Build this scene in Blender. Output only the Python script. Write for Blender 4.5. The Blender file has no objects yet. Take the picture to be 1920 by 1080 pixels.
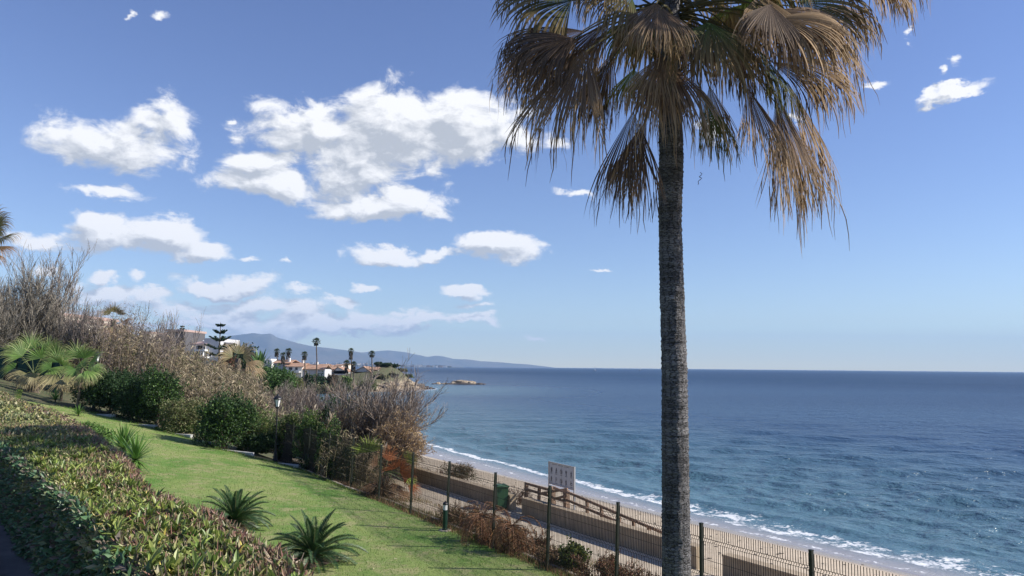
import bpy, math, random
import numpy as np
from mathutils import Matrix, Vector
rng = np.random.default_rng(7)
random.seed(7)
scene = bpy.context.scene
COL = scene.collection
R = math.radians

# ------------------------------------------------------------------ camera, sky, sun, exposure
F_PX, CAM_H = 1400.0, 7.0
PITCH, ROLL = math.atan(148 / F_PX), R(0.53)
_fw = Vector((0, math.cos(PITCH), math.sin(PITCH)))
_r0, _u0 = Vector((1, 0, 0)), Vector((0, -math.sin(PITCH), math.cos(PITCH)))
_rt = _r0 * math.cos(ROLL) + _u0 * math.sin(ROLL)
_up = _u0 * math.cos(ROLL) - _r0 * math.sin(ROLL)
cam_data = bpy.data.cameras.new('camera')
cam_data.sensor_width = 36.0
cam_data.lens = 36.0 * F_PX / 1920.0
cam_data.clip_start, cam_data.clip_end = 0.1, 40000.0
cam = bpy.data.objects.new('camera', cam_data)
COL.objects.link(cam)
cam.matrix_world = Matrix((( _rt.x, _up.x, -_fw.x, 0), (_rt.y, _up.y, -_fw.y, 0), (_rt.z, _up.z, -_fw.z, CAM_H), (0, 0, 0, 1)))
scene.camera = cam

SUN_EL, SUN_AZ = R(34.5), R(-2)          # azimuth measured from +X (right) towards +Y (away)
sun_dir = Vector((math.cos(SUN_EL) * math.cos(SUN_AZ), math.cos(SUN_EL) * math.sin(SUN_AZ), math.sin(SUN_EL)))
sl = bpy.data.lights.new('sun', 'SUN'); sl.energy = 5.0; sl.use_shadow = True; sl.angle = R(0.5); sl.color = (1.0, 0.94, 0.85)
so = bpy.data.objects.new('sun', sl); COL.objects.link(so)
so.rotation_euler = sun_dir.to_track_quat('Z', 'Y').to_euler()
so.location = (30, 6, 40)
scene.view_settings.view_transform = 'Standard'
scene.view_settings.look = 'None'
scene.view_settings.exposure = 0.55
scene.view_settings.gamma = 1.0
scene.cycles.use_denoising = True
scene.cycles.volume_bounces = 0
scene.cycles.max_bounces = 8
scene.cycles.transparent_max_bounces = 12
scene.cycles.volume_step_rate = 4

def dirpx(px, py):
    a = (px - 960) / F_PX; b = (540 - py) / F_PX
    v = _fw + _rt * a + _up * b
    return v
def azel(px, py):
    v = dirpx(px, py)
    return math.atan2(v.x, v.y), math.atan2(v.z, math.hypot(v.x, v.y))

class N:
    """small node helper"""
    def __init__(s, tree): s.t = tree; s.n = tree.nodes; s.l = tree.links
    def new(s, typ, **kw):
        o = s.n.new(typ)
        for k, v in kw.items():
            if k.startswith('_'): continue
            setattr(o, k, v)
        return o
    def link(s, a, b): s.l.new(a, b)
    def val(s, sock, v):
        if hasattr(v, 'is_linked') or hasattr(v, 'links'): s.l.new(v, sock)
        else: sock.default_value = v
    def math(s, op, a, b=None, c=None, clamp=False):
        o = s.n.new('ShaderNodeMath'); o.operation = op; o.use_clamp = clamp
        s.val(o.inputs[0], a)
        if b is not None: s.val(o.inputs[1], b)
        if c is not None: s.val(o.inputs[2], c)
        return o.outputs[0]
    def vmath(s, op, a, b=None, scale=None):
        o = s.n.new('ShaderNodeVectorMath'); o.operation = op
        s.val(o.inputs[0], a)
        if b is not None: s.val(o.inputs[1], b)
        if scale is not None: s.val(o.inputs['Scale'], scale)
        return o.outputs[1] if op in ('LENGTH', 'DOT_PRODUCT', 'DISTANCE') else o.outputs[0]
    def noise(s, vec, scale, detail=4, rough=0.55, dist=0.0, color=False, lac=2.0):
        o = s.n.new('ShaderNodeTexNoise'); o.inputs['Scale'].default_value = scale
        o.inputs['Detail'].default_value = detail; o.inputs['Roughness'].default_value = rough
        o.inputs['Distortion'].default_value = dist; o.inputs['Lacunarity'].default_value = lac
        if vec is not None: s.l.new(vec, o.inputs['Vector'])
        return o.outputs['Color'] if color else o.outputs['Fac']
    def maprange(s, v, a, b, c=0.0, d=1.0, smooth=False):
        o = s.n.new('ShaderNodeMapRange'); o.interpolation_type = 'SMOOTHSTEP' if smooth else 'LINEAR'
        s.val(o.inputs[0], v)
        for i, x in enumerate((a, b, c, d)): s.val(o.inputs[i + 1], x)
        return o.outputs[0]
    def mix(s, fac, a, b, blend='MIX'):
        o = s.n.new('ShaderNodeMix'); o.data_type = 'RGBA'; o.blend_type = blend
        s.val(o.inputs[0], fac)
        s.val(o.inputs[6], a if hasattr(a, 'links') else (*a, 1) if len(a) == 3 else a)
        s.val(o.inputs[7], b if hasattr(b, 'links') else (*b, 1) if len(b) == 3 else b)
        return o.outputs[2]
    def xyz(s, v):
        o = s.n.new('ShaderNodeSeparateXYZ'); s.l.new(v, o.inputs[0]); return o.outputs
    def comb(s, x, y, z):
        o = s.n.new('ShaderNodeCombineXYZ')
        for i, q in enumerate((x, y, z)): s.val(o.inputs[i], q)
        return o.outputs[0]

# ---- world: Nishita sky with clouds laid out by direction
world = bpy.data.worlds.new('World'); scene.world = world
world.use_nodes = True
wt = world.node_tree; wt.nodes.clear(); w = N(wt)
sky = w.new('ShaderNodeTexSky'); sky.sky_type = 'NISHITA'; sky.sun_disc = False
sky.sun_elevation = SUN_EL
sky.sun_rotation = math.pi / 2 - SUN_AZ
sky.altitude = 0; sky.air_density = 1.0; sky.dust_density = 0.0; sky.ozone_density = 3.5
SKY_STRENGTH = 0.105

# clouds: (px, py, half width px, half height px, weight)
CL = [(215, 262, 150, 44, 1.0), (300, 225, 62, 36, .8), (90, 240, 42, 26, .45), (250, 292, 60, 26, .7),
      (735, 232, 120, 72, 1.35), (600, 246, 150, 42, 1.1), (870, 240, 115, 66, 1.25), (690, 292, 110, 62, 1.1), (485, 306, 90, 34, 1.0),
      (500, 346, 118, 32, 1.15), (640, 335, 90, 34, .8), (712, 378, 152, 27, 1.2), (760, 362, 70, 20, .8), (820, 300, 30, 30, .5), (960, 262, 60, 32, .9), (975,215,30,20,.6), (1040,260,40,18,.6),
      (195, 432, 76, 46, 1.3), (300, 440, 90, 36, 1.15), (385, 464, 60, 24, 1.0), (80, 440, 55, 22, .9),
      (205, 350, 78, 15, .75), (725, 476, 88, 22, 1.1), (820, 476, 50, 14, .8), (935, 465, 84, 32, 1.3), (870, 547, 52, 15, 1.0),
      (690, 547, 22, 9, .8), (425, 533, 108, 24, 1.2), (570, 551, 40, 10, .7), (98, 503, 34, 14, .9), (192, 523, 18, 12, .7), (245, 517, 22, 11, .7),
      (205, 558, 90, 20, .85), (330, 572, 100, 18, .5), (420, 592, 90, 18, .8), (560, 588, 70, 26, .75), (600, 606, 200, 20, .95), (780, 604, 120, 12, .9), (700, 598, 60, 14, .8),
      (1076, 368, 42, 10, .75), (1125, 505, 18, 5, .6), (1790, 172, 66, 12, .8), (1730, 184, 24, 10, .7), (1800, 125, 20, 12, .6), (1765, 135, 12, 8, .5),
      (1642, 162, 20, 9, .6), (1715, 70, 14, 7, .6), (1512, 225, 16, 8, .6), (1340, 236, 30, 16, .6), (295, 36, 18, 12, .55), (245, 28, 12, 8, .5), (1005, 632, 26, 5, .6), (905, 603, 26, 6, .6),
      (655, 628, 40, 6, .7), (270, 548, 60, 14, .8), (480, 575, 120, 16, .7), (140, 590, 90, 16, .8), (380, 608, 90, 12, .8), (500, 618, 120, 10, .8), (250, 610, 120, 14, .7), (860, 606, 60, 8, .7), (640, 572, 60, 8, .5), (900, 578, 40, 7, .4), (760, 590, 50, 8, .5), (545, 484, 12, 6, .6), (465, 472, 24, 8, .6), (433, 232, 12, 6, .5), (349, 300, 12, 18, .35), (440, 258, 30, 12, .35),
      # beyond the frame: the same fair-weather clouds go on
      (-260, 260, 190, 50, 1.1), (-420, 430, 160, 40, 1.1), (-200, 520, 150, 26, 1.0), (-700, 350, 260, 80, 1.2), (-900, 560, 300, 40, 1.0), (2300, 180, 120, 16, .7), (2700, 400, 160, 20, .8),
      (500, -260, 220, 60, 1.0), (-300, -200, 260, 70, 1.0)]
grp = bpy.data.node_groups.new('cloud_field', 'ShaderNodeTree')
grp.interface.new_socket('Vector', in_out='INPUT', socket_type='NodeSocketVector')
grp.interface.new_socket('Density', in_out='OUTPUT', socket_type='NodeSocketFloat')
grp.interface.new_socket('Body', in_out='OUTPUT', socket_type='NodeSocketFloat')
g = N(grp)
gi = g.new('NodeGroupInput'); go = g.new('NodeGroupOutput')
flatv = g.vmath('MULTIPLY', gi.outputs[0], (0.68, 1.15, 1.0))
n1 = g.noise(flatv, 13.0, 6, 0.62, color=True)
warp = g.vmath('SCALE', g.vmath('SUBTRACT', n1, (0.5, 0.5, 0.5)), scale=0.085)
p = g.vmath('ADD', gi.outputs[0], warp)
acc = None
for (cx, cy, hw, hh, wgt) in CL:
    az, el = azel(cx, cy)
    sx, sy = hw / F_PX * math.cos(az) ** 2 * 1.1, hh / F_PX * math.cos(az) * 1.15
    m = g.new('ShaderNodeMapping'); m.vector_type = 'TEXTURE'
    m.inputs['Location'].default_value = (az, el, 0)
    m.inputs['Scale'].default_value = (sx, sy, 1)
    g.link(p if acc is None else g.vmath('ADD', p, g.math('MULTIPLY', acc, 1e-7)), m.inputs['Vector'])   # the tiny term keeps the node order serial
    ln = g.vmath('LENGTH', m.outputs[0])
    v = g.math('MULTIPLY', g.math('SUBTRACT', 1.0, ln), wgt)
    acc = v if acc is None else g.math('SMOOTH_MAX', acc, v, 0.25)
det = g.noise(flatv, 30.0, 8, 0.62, 0.5)
fine = g.math('MULTIPLY', g.math('SUBTRACT', det, 0.5), 1.55)
g.link(acc, go.inputs['Body'])
g.link(g.math('ADD', acc, fine), go.inputs['Density'])

tc = w.new('ShaderNodeTexCoord')
vx, vy, vz = w.xyz(tc.outputs['Generated'])
az = w.math('ARCTAN2', vx, vy)
el = w.math('ARCTAN2', vz, w.math('SQRT', w.math('ADD', w.math('MULTIPLY', vx, vx), w.math('MULTIPLY', vy, vy))))
ae = w.comb(az, el, 0.0)
def cf(v):
    o = w.new('ShaderNodeGroup'); o.node_tree = grp; w.link(v, o.inputs[0]); return o.outputs
c0 = cf(ae)
c1 = cf(w.vmath('ADD', w.vmath('ADD', ae, w.math('MULTIPLY', c0[0], 1e-7)), (0.010, 0.016, 0)))
cover = w.maprange(c0[0], -0.02, 0.46, 0, 1, True)
cover = w.math('MULTIPLY', cover, w.maprange(el, 0.0, 0.05, 0.6, 1.0, True))
lit = w.math('SUBTRACT', c0[0], c1[0])
shade = w.maprange(w.math('SUBTRACT', w.math('MULTIPLY', lit, 1.5), w.math('MULTIPLY', c0[1], 0.34)), -0.56, 0.28, 0.0, 1.0)
ccol = w.mix(shade, (0.37, 0.395, 0.44), (0.74, 0.74, 0.75))
skyhs = w.new('ShaderNodeHueSaturation'); skyhs.inputs['Hue'].default_value = 0.517; skyhs.inputs['Saturation'].default_value = 1.06; skyhs.inputs['Value'].default_value = 0.96
w.link(sky.outputs[0], skyhs.inputs['Color'])
ccs = w.mix(1.0, ccol, (1 / SKY_STRENGTH, 1 / SKY_STRENGTH, 1 / SKY_STRENGTH), 'MULTIPLY')
final = w.mix(cover, skyhs.outputs[0], ccs)
bg = w.new('ShaderNodeBackground'); bg.inputs['Strength'].default_value = SKY_STRENGTH
w.link(final, bg.inputs['Color'])
wo = w.new('ShaderNodeOutputWorld'); w.link(bg.outputs[0], wo.inputs['Surface'])
world.cycles.sampling_method = 'MANUAL'
world.cycles.sample_map_resolution = 512

# ------------------------------------------------------------------ helpers
def tag(o, label=None, cat=None, group=None, kind=None):
    if label: o['label'] = label
    if cat: o['category'] = cat
    if group: o['group'] = group
    if kind: o['kind'] = kind
    return o
def empty(name, loc=(0, 0, 0), label=None, cat=None, group=None, rz=0):
    o = bpy.data.objects.new(name, None); COL.objects.link(o)
    o.location = loc; o.rotation_euler = (0, 0, rz); o.empty_display_size = 0.3
    return tag(o, label, cat, group)

class MB:
    """collects geometry (world or local coordinates) for ONE mesh"""
    def __init__(s): s.v = []; s.f = []; s.c = []; s.n = 0; s.hascol = False
    def add(s, V, Fc, col=None):
        V = np.asarray(V, dtype=np.float64).reshape(-1, 3); Fc = np.asarray(Fc, dtype=np.int64)
        s.v.append(V); s.f.append(Fc + s.n); s.n += len(V)
        if col is None: c = np.ones((len(V), 3))
        else:
            s.hascol = True
            c = np.broadcast_to(np.asarray(col, dtype=np.float64), (len(V), 3))
        s.c.append(c)
        return s
    def box(s, c, d, rz=0.0, col=None):
        x, y, z = d[0] / 2, d[1] / 2, d[2] / 2
        V = np.array([(-x, -y, -z), (x, -y, -z), (x, y, -z), (-x, y, -z), (-x, -y, z), (x, -y, z), (x, y, z), (-x, y, z)])
        if rz:
            cs, sn = math.cos(rz), math.sin(rz)
            V = V @ np.array([[cs, sn, 0], [-sn, cs, 0], [0, 0, 1]])
        return s.add(V + np.array(c), [(0, 3, 2, 1), (4, 5, 6, 7), (0, 1, 5, 4), (1, 2, 6, 5), (2, 3, 7, 6), (3, 0, 4, 7)], col)
    def beam(s, a, b, wd, th, col=None, upv=(0, 0, 1)):
        a, b = Vector(a), Vector(b); d = (b - a).normalized(); u = Vector(upv)
        sd = d.cross(u); sd = sd.normalized() if sd.length > 1e-4 else Vector((1, 0, 0)); u2 = sd.cross(d).normalized()
        V = []
        for q in (a, b):
            for i, j in ((-1, -1), (1, -1), (1, 1), (-1, 1)): V.append(tuple(q + sd * (i * wd / 2) + u2 * (j * th / 2)))
        return s.add(V, [(0, 1, 2, 3), (7, 6, 5, 4), (0, 4, 5, 1), (1, 5, 6, 2), (2, 6, 7, 3), (3, 7, 4, 0)], col)
    def tubes(s, P, Rd, sides=3, col=None):
        """P (N,K,3) polylines, Rd (N,K) radii"""
        P = np.asarray(P, float)
        if P.ndim == 2: P = P[None]
        Nn, K, _ = P.shape
        Rd = np.broadcast_to(np.asarray(Rd, float), (Nn, K))
        T = np.gradient(P, axis=1); T /= np.linalg.norm(T, axis=2, keepdims=True) + 1e-9
        ref = np.where(np.abs(T[..., 2:3]) > 0.9, np.array([1.0, 0, 0]), np.array([0, 0, 1.0]))
        A = np.cross(T, ref); A /= np.linalg.norm(A, axis=2, keepdims=True) + 1e-9
        B = np.cross(T, A)
        an = np.arange(sides) * 2 * np.pi / sides
        V = P[:, :, None, :] + Rd[:, :, None, None] * (A[:, :, None, :] * np.cos(an)[None, None, :, None] + B[:, :, None, :] * np.sin(an)[None, None, :, None])
        idx = np.arange(Nn * K * sides).reshape(Nn, K, sides)
        a = idx[:, :-1, :]; b = idx[:, 1:, :]
        Fc = np.stack([a, np.roll(a, -1, 2), np.roll(b, -1, 2), b], -1).reshape(-1, 4)
        c = None
        if col is not None:
            col = np.asarray(col, float)
            if col.ndim == 1: c = col
            elif col.ndim == 2: c = np.broadcast_to(col[:, None, None, :], V.shape).reshape(-1, 3)
            else: c = np.broadcast_to(col[:, :, None, :], V.shape).reshape(-1, 3)
        return s.add(V.reshape(-1, 3), Fc, c)
    def ribbons(s, P, W, side, col=None):
        """P (N,K,3), W (N,K) half widths, side (N,3) or (N,K,3)"""
        P = np.asarray(P, float); Nn, K, _ = P.shape
        W = np.broadcast_to(np.asarray(W, float), (Nn, K)); side = np.asarray(side, float)
        if side.ndim == 2: side = side[:, None, :]
        L = P - side * W[..., None]; Rr = P + side * W[..., None]
        V = np.stack([L, Rr], 2)
        idx = np.arange(Nn * K * 2).reshape(Nn, K, 2)
        Fc = np.stack([idx[:, :-1, 0], idx[:, :-1, 1], idx[:, 1:, 1], idx[:, 1:, 0]], -1).reshape(-1, 4)
        c = None
        if col is not None:
            col = np.asarray(col, float)
            if col.ndim == 1: c = col
            elif col.ndim == 2: c = np.broadcast_to(col[:, None, None, :], V.shape).reshape(-1, 3)
            else: c = np.broadcast_to(col[:, :, None, :], V.shape).reshape(-1, 3)
        return s.add(V.reshape(-1, 3), Fc, c)
    def leaves(s, P, D, S, L, Wd, col=None, fold=0.25, tipdrop=0.0):
        """P base (N,3), D direction, S side direction, L length (N), Wd half width (N)"""
        P = np.asarray(P); D = np.asarray(D); S = np.asarray(S)
        L = np.broadcast_to(np.asarray(L, float), (len(P),))[:, None]; Wd = np.broadcast_to(np.asarray(Wd, float), (len(P),))[:, None]
        Nm = np.cross(S, D)
        mid = P + D * L * 0.5
        V = np.stack([P, mid + S * Wd + Nm * Wd * fold, P + D * L - Nm * L * tipdrop, mid - S * Wd + Nm * Wd * fold], 1)
        idx = np.arange(len(P) * 4).reshape(-1, 4)
        Fc = np.stack([idx[:, [0, 1, 2]], idx[:, [0, 2, 3]]], 1).reshape(-1, 3)
        c = None
        if col is not None:
            col = np.asarray(col, float)
            c = col if col.ndim == 1 else np.repeat(col, 4, axis=0)
        return s.add(V.reshape(-1, 3), Fc, c)
    def leaves6(s, P, D, S, L, Wd, col, fold=.3, curl=.12):
        P = np.asarray(P); L = np.broadcast_to(np.asarray(L, float), (len(P),))[:, None]; Wd = np.broadcast_to(np.asarray(Wd, float), (len(P),))[:, None]
        Nm = np.cross(S, D)
        V = np.stack([P, P + D * L * .32 + S * Wd + Nm * Wd * fold, P + D * L * .70 + S * Wd * .72 + Nm * (Wd * fold - L * curl * .4), P + D * L - Nm * L * curl,
                      P + D * L * .70 - S * Wd * .72 + Nm * (Wd * fold - L * curl * .4), P + D * L * .32 - S * Wd + Nm * Wd * fold], 1)
        idx = np.arange(len(P) * 6).reshape(-1, 6)
        Fc = np.stack([idx[:, [0, 1, 2, 3]], idx[:, [0, 3, 4, 5]]], 1).reshape(-1, 4)
        return s.add(V.reshape(-1, 3), Fc, np.repeat(np.asarray(col), 6, axis=0))
    def grid(s, V, col=None, flip=False):
        """V (A,B,3)"""
        A, B, _ = V.shape; idx = np.arange(A * B).reshape(A, B)
        Fc = np.stack([idx[:-1, :-1], idx[:-1, 1:], idx[1:, 1:], idx[1:, :-1]], -1).reshape(-1, 4)
        if flip: Fc = Fc[:, ::-1]
        return s.add(V.reshape(-1, 3), Fc, None if col is None else (np.asarray(col).reshape(-1, 3) if np.asarray(col).ndim == 3 else col))
    def lathe(s, c, prof, sides=24, col=None, ang0=0.0):
        an = ang0 + np.arange(sides) * 2 * np.pi / sides
        prof = np.asarray(prof, float)
        V = np.stack([prof[:, 0:1] * np.cos(an), prof[:, 0:1] * np.sin(an), np.repeat(prof[:, 1:2], sides, 1)], -1) + np.array(c)
        K = len(prof); idx = np.arange(K * sides).reshape(K, sides)
        a, b = idx[:-1], idx[1:]
        Fc = np.stack([a, np.roll(a, -1, 1), np.roll(b, -1, 1), b], -1).reshape(-1, 4)
        return s.add(V.reshape(-1, 3), Fc, col)
    def build(s, name, mat, parent=None, smooth=False, origin=None, link=True):
        me = bpy.data.meshes.new(name)
        V = np.concatenate(s.v); C = np.concatenate(s.c)
        if origin is None and parent is not None:
            origin = tuple(parent.location) if parent.type == 'EMPTY' else (0, 0, 0)
        if origin is not None:
            V = V - np.array(origin)
        me.vertices.add(len(V)); me.vertices.foreach_set('co', V.astype(np.float32).ravel())
        lens = np.concatenate([np.full(len(f), f.shape[1]) for f in s.f])
        loops = np.concatenate([f.ravel() for f in s.f])
        starts = np.concatenate([[0], np.cumsum(lens)[:-1]])
        me.loops.add(len(loops)); me.loops.foreach_set('vertex_index', loops.astype(np.int32))
        me.polygons.add(len(lens)); me.polygons.foreach_set('loop_start', starts.astype(np.int32)); me.polygons.foreach_set('loop_total', lens.astype(np.int32))
        me.polygons.foreach_set('use_smooth', np.full(len(lens), bool(smooth)))
        if s.hascol:
            at = me.color_attributes.new('tint', 'FLOAT_COLOR', 'POINT')
            at.data.foreach_set('color', np.concatenate([C, np.ones((len(C), 1))], 1).astype(np.float32).ravel())
        me.update(calc_edges=True)
        if mat: me.materials.append(mat)
        o = bpy.data.objects.new(name, me)
        if link: COL.objects.link(o)
        if parent is not None: o.parent = parent
        elif origin is not None: o.location = origin
        return o

def mat(name, base=(0.5, 0.5, 0.5), rough=0.8, tint=False, vary=0.0, nscale=3.0, ndet=4, alt=None, bump=0.0, bscale=30.0, bdist=0.02,
        island=0.0, translucent=0.0, spec=0.5, metallic=0.0, coord='Object', ior=1.45):
    m = bpy.data.materials.new(name); m.use_nodes = True
    t = m.node_tree; t.nodes.clear(); n = N(t)
    out = n.new('ShaderNodeOutputMaterial')
    b = n.new('ShaderNodeBsdfPrincipled')
    b.inputs['Roughness'].default_value = rough; b.inputs['Specular IOR Level'].default_value = spec
    b.inputs['Metallic'].default_value = metallic; b.inputs['IOR'].default_value = ior
    tcn = n.new('ShaderNodeTexCoord'); vec = tcn.outputs[coord]
    col = n.new('ShaderNodeRGB').outputs[0]; col.default_value = (*base, 1)
    if alt is not None:
        f = n.maprange(n.noise(vec, nscale, ndet, 0.6), 0.35, 0.65, 0, 1, True)
        col = n.mix(f, base, alt)
    if tint:
        a = n.new('ShaderNodeAttribute'); a.attribute_name = 'tint'
        col = n.mix(1.0, col, a.outputs['Color'], 'MULTIPLY')
    hs = None
    if vary:
        f = n.maprange(n.noise(vec, nscale * 2.3, ndet, 0.65), 0.25, 0.75, 1 - vary, 1 + vary)
        col = n.mix(1.0, col, n.comb(f, f, f), 'MULTIPLY')
    if island:
        gm = n.new('ShaderNodeNewGeometry')
        f = n.maprange(gm.outputs['Random Per Island'], 0, 1, 1 - island, 1 + island)
        col = n.mix(1.0, col, n.comb(f, f, f), 'MULTIPLY')
    n.link(col, b.inputs['Base Color'])
    if bump:
        bn = n.new('ShaderNodeBump'); bn.inputs['Strength'].default_value = bump; bn.inputs['Distance'].default_value = bdist
        n.link(n.noise(vec, bscale, 5, 0.6), bn.inputs['Height']); n.link(bn.outputs[0], b.inputs['Normal'])
    sh = b.outputs[0]
    if translucent:
        tr = n.new('ShaderNodeBsdfTranslucent'); n.link(col, tr.inputs['Color'])
        mx = n.new('ShaderNodeMixShader'); mx.inputs[0].default_value = translucent
        n.link(sh, mx.inputs[1]); n.link(tr.outputs[0], mx.inputs[2]); sh = mx.outputs[0]
    n.link(sh, out.inputs['Surface'])
    return m

def smooth01(x): x = np.clip(x, 0, 1); return x * x * (3 - 2 * x)
def vnoise(x, y, seed=0):
    """value noise, numpy arrays"""
    xi, yi = np.floor(x).astype(np.int64), np.floor(y).astype(np.int64); xf, yf = x - xi, y - yi
    def h(a, b):
        k = (a * 374761393 + b * 668265263 + seed * 144269) & 0x7fffffff
        k = ((k ^ (k >> 13)) * 1274126177) & 0x7fffffff
        return ((k ^ (k >> 16)) & 0xffff) / 65535.0
    u, v = xf * xf * (3 - 2 * xf), yf * yf * (3 - 2 * yf)
    return (h(xi, yi) * (1 - u) + h(xi + 1, yi) * u) * (1 - v) + (h(xi, yi + 1) * (1 - u) + h(xi + 1, yi + 1) * u) * v
def fbm(x, y, oct=4, seed=0):
    s, a, t = 0, 1, 0
    for i in range(oct): s = s + a * vnoise(x * 2 ** i, y * 2 ** i, seed + i); t += a; a *= 0.5
    return s / t

# ------------------------------------------------------------------ terrain
O_, T_, N_ = np.array([0.9, 18.3]), np.array([-0.53, 0.848]), np.array([0.848, 0.53])
def us(x, y):
    dx, dy = x - O_[0], y - O_[1]
    return dx * N_[0] + dy * N_[1], dx * T_[0] + dy * T_[1]
def xy(u, s): return O_[0] + u * N_[0] + s * T_[0], O_[1] + u * N_[1] + s * T_[1]
COAST = np.array([(60, -46), (31.0, 0), (14.7, 26.0), (7.4, 36.6), (-6.9, 62), (-19, 90), (-31, 115), (-45, 145), (-57, 172), (-60, 190), (-50, 197), (-38, 200), (-30, 206),
                  (-26, 222), (-25.5, 236), (-33, 250), (-46, 268), (-66, 300), (-115, 420), (-200, 620), (-420, 900)])
_poly = np.vstack([COAST, [(-3000, 1500), (-3000, -800), (200, -800), (200, -272)]])
def coast_d(x, y):
    """signed distance to the coast, positive inland"""
    x = np.asarray(x, float); y = np.asarray(y, float); best = np.full(x.shape, 1e9)
    for i in range(len(COAST) - 1):
        a, b = COAST[i], COAST[i + 1]; ab = b - a
        t = np.clip(((x - a[0]) * ab[0] + (y - a[1]) * ab[1]) / (ab @ ab), 0, 1)
        best = np.minimum(best, np.hypot(x - a[0] - t * ab[0], y - a[1] - t * ab[1]))
    ins = np.zeros(x.shape, bool); Pn = len(_poly)
    for i in range(Pn):
        a, b = _poly[i], _poly[(i + 1) % Pn]
        c = (a[1] > y) != (b[1] > y)
        with np.errstate(divide='ignore', invalid='ignore'):
            xi = (b[0] - a[0]) * (y - a[1]) / (b[1] - a[1] if b[1] != a[1] else 1e-9) + a[0]
        ins ^= c & (x < xi)
    return np.where(ins, best, -best)
def lawn_z(u, s):
    return 2.14 + 0.036 * (np.maximum(s - 6, 0) * np.maximum(-u, 0)) ** 0.75
def H(x, y):
    x = np.asarray(x, float); y = np.asarray(y, float)
    u, s = us(x, y); D = coast_d(x, y)
    near = np.interp(15.5 - u, [-30, -8, 0, 10.3, 12.7, 13.4, 15.0, 15.5], [-3.2, -1.4, 0, 1.62, 1.65, 1.72, 2.08, 2.14])
    near = np.where(u < 0, lawn_z(u, s), near)
    hill = 3.4 * np.exp(-(((x + 85) / 45) ** 2 + ((y - 125) / 50) ** 2)) + 2.0 * np.exp(-(((x + 60) / 25) ** 2 + ((y - 80) / 30) ** 2))
    knoll = 4.2 * np.exp(-(((x + 37) / 7) ** 2 + ((y - 228) / 14) ** 2)) + 1.2 * np.exp(-(((x + 46) / 8) ** 2 + ((y - 225) / 16) ** 2))
    far = np.interp(D, [-30, -8, 0, 3, 7, 14, 40, 200], [-3.2, -1.4, 0, 0.9, 1.8, 3.0, 4.6, 6]) + (hill + knoll) * smooth01(D / 9)
    far = far + (fbm(x / 6, y / 6, 3, 5) - .5) * 0.8 * smooth01((D - 2) / 4) * smooth01((s - 55) / 10)
    wgt = smooth01((s - 44) / 16) 
    return near * (1 - wgt) + far * wgt
def ground_at(px, py, zoff=0.0, t0=5.0, t1=400.0):
    """first point of the pixel's ray on the terrain"""
    v = dirpx(px, py)
    t = np.exp(np.linspace(math.log(t0), math.log(t1), 1500))
    X, Y, Z = v.x * t, v.y * t, CAM_H + v.z * t
    d = Z - (H(X, Y) + zoff)
    k = np.argmax(d < 0)
    return float(X[k]), float(Y[k]), float(Z[k])
def at(px, py, Y):
    """point on the pixel's ray at world depth Y"""
    v = dirpx(px, py); t = Y / v.y
    return Vector((v.x * t, Y, CAM_H + v.z * t))
def H1(x, y): return float(H(np.array([x]), np.array([y]))[0])
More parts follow.
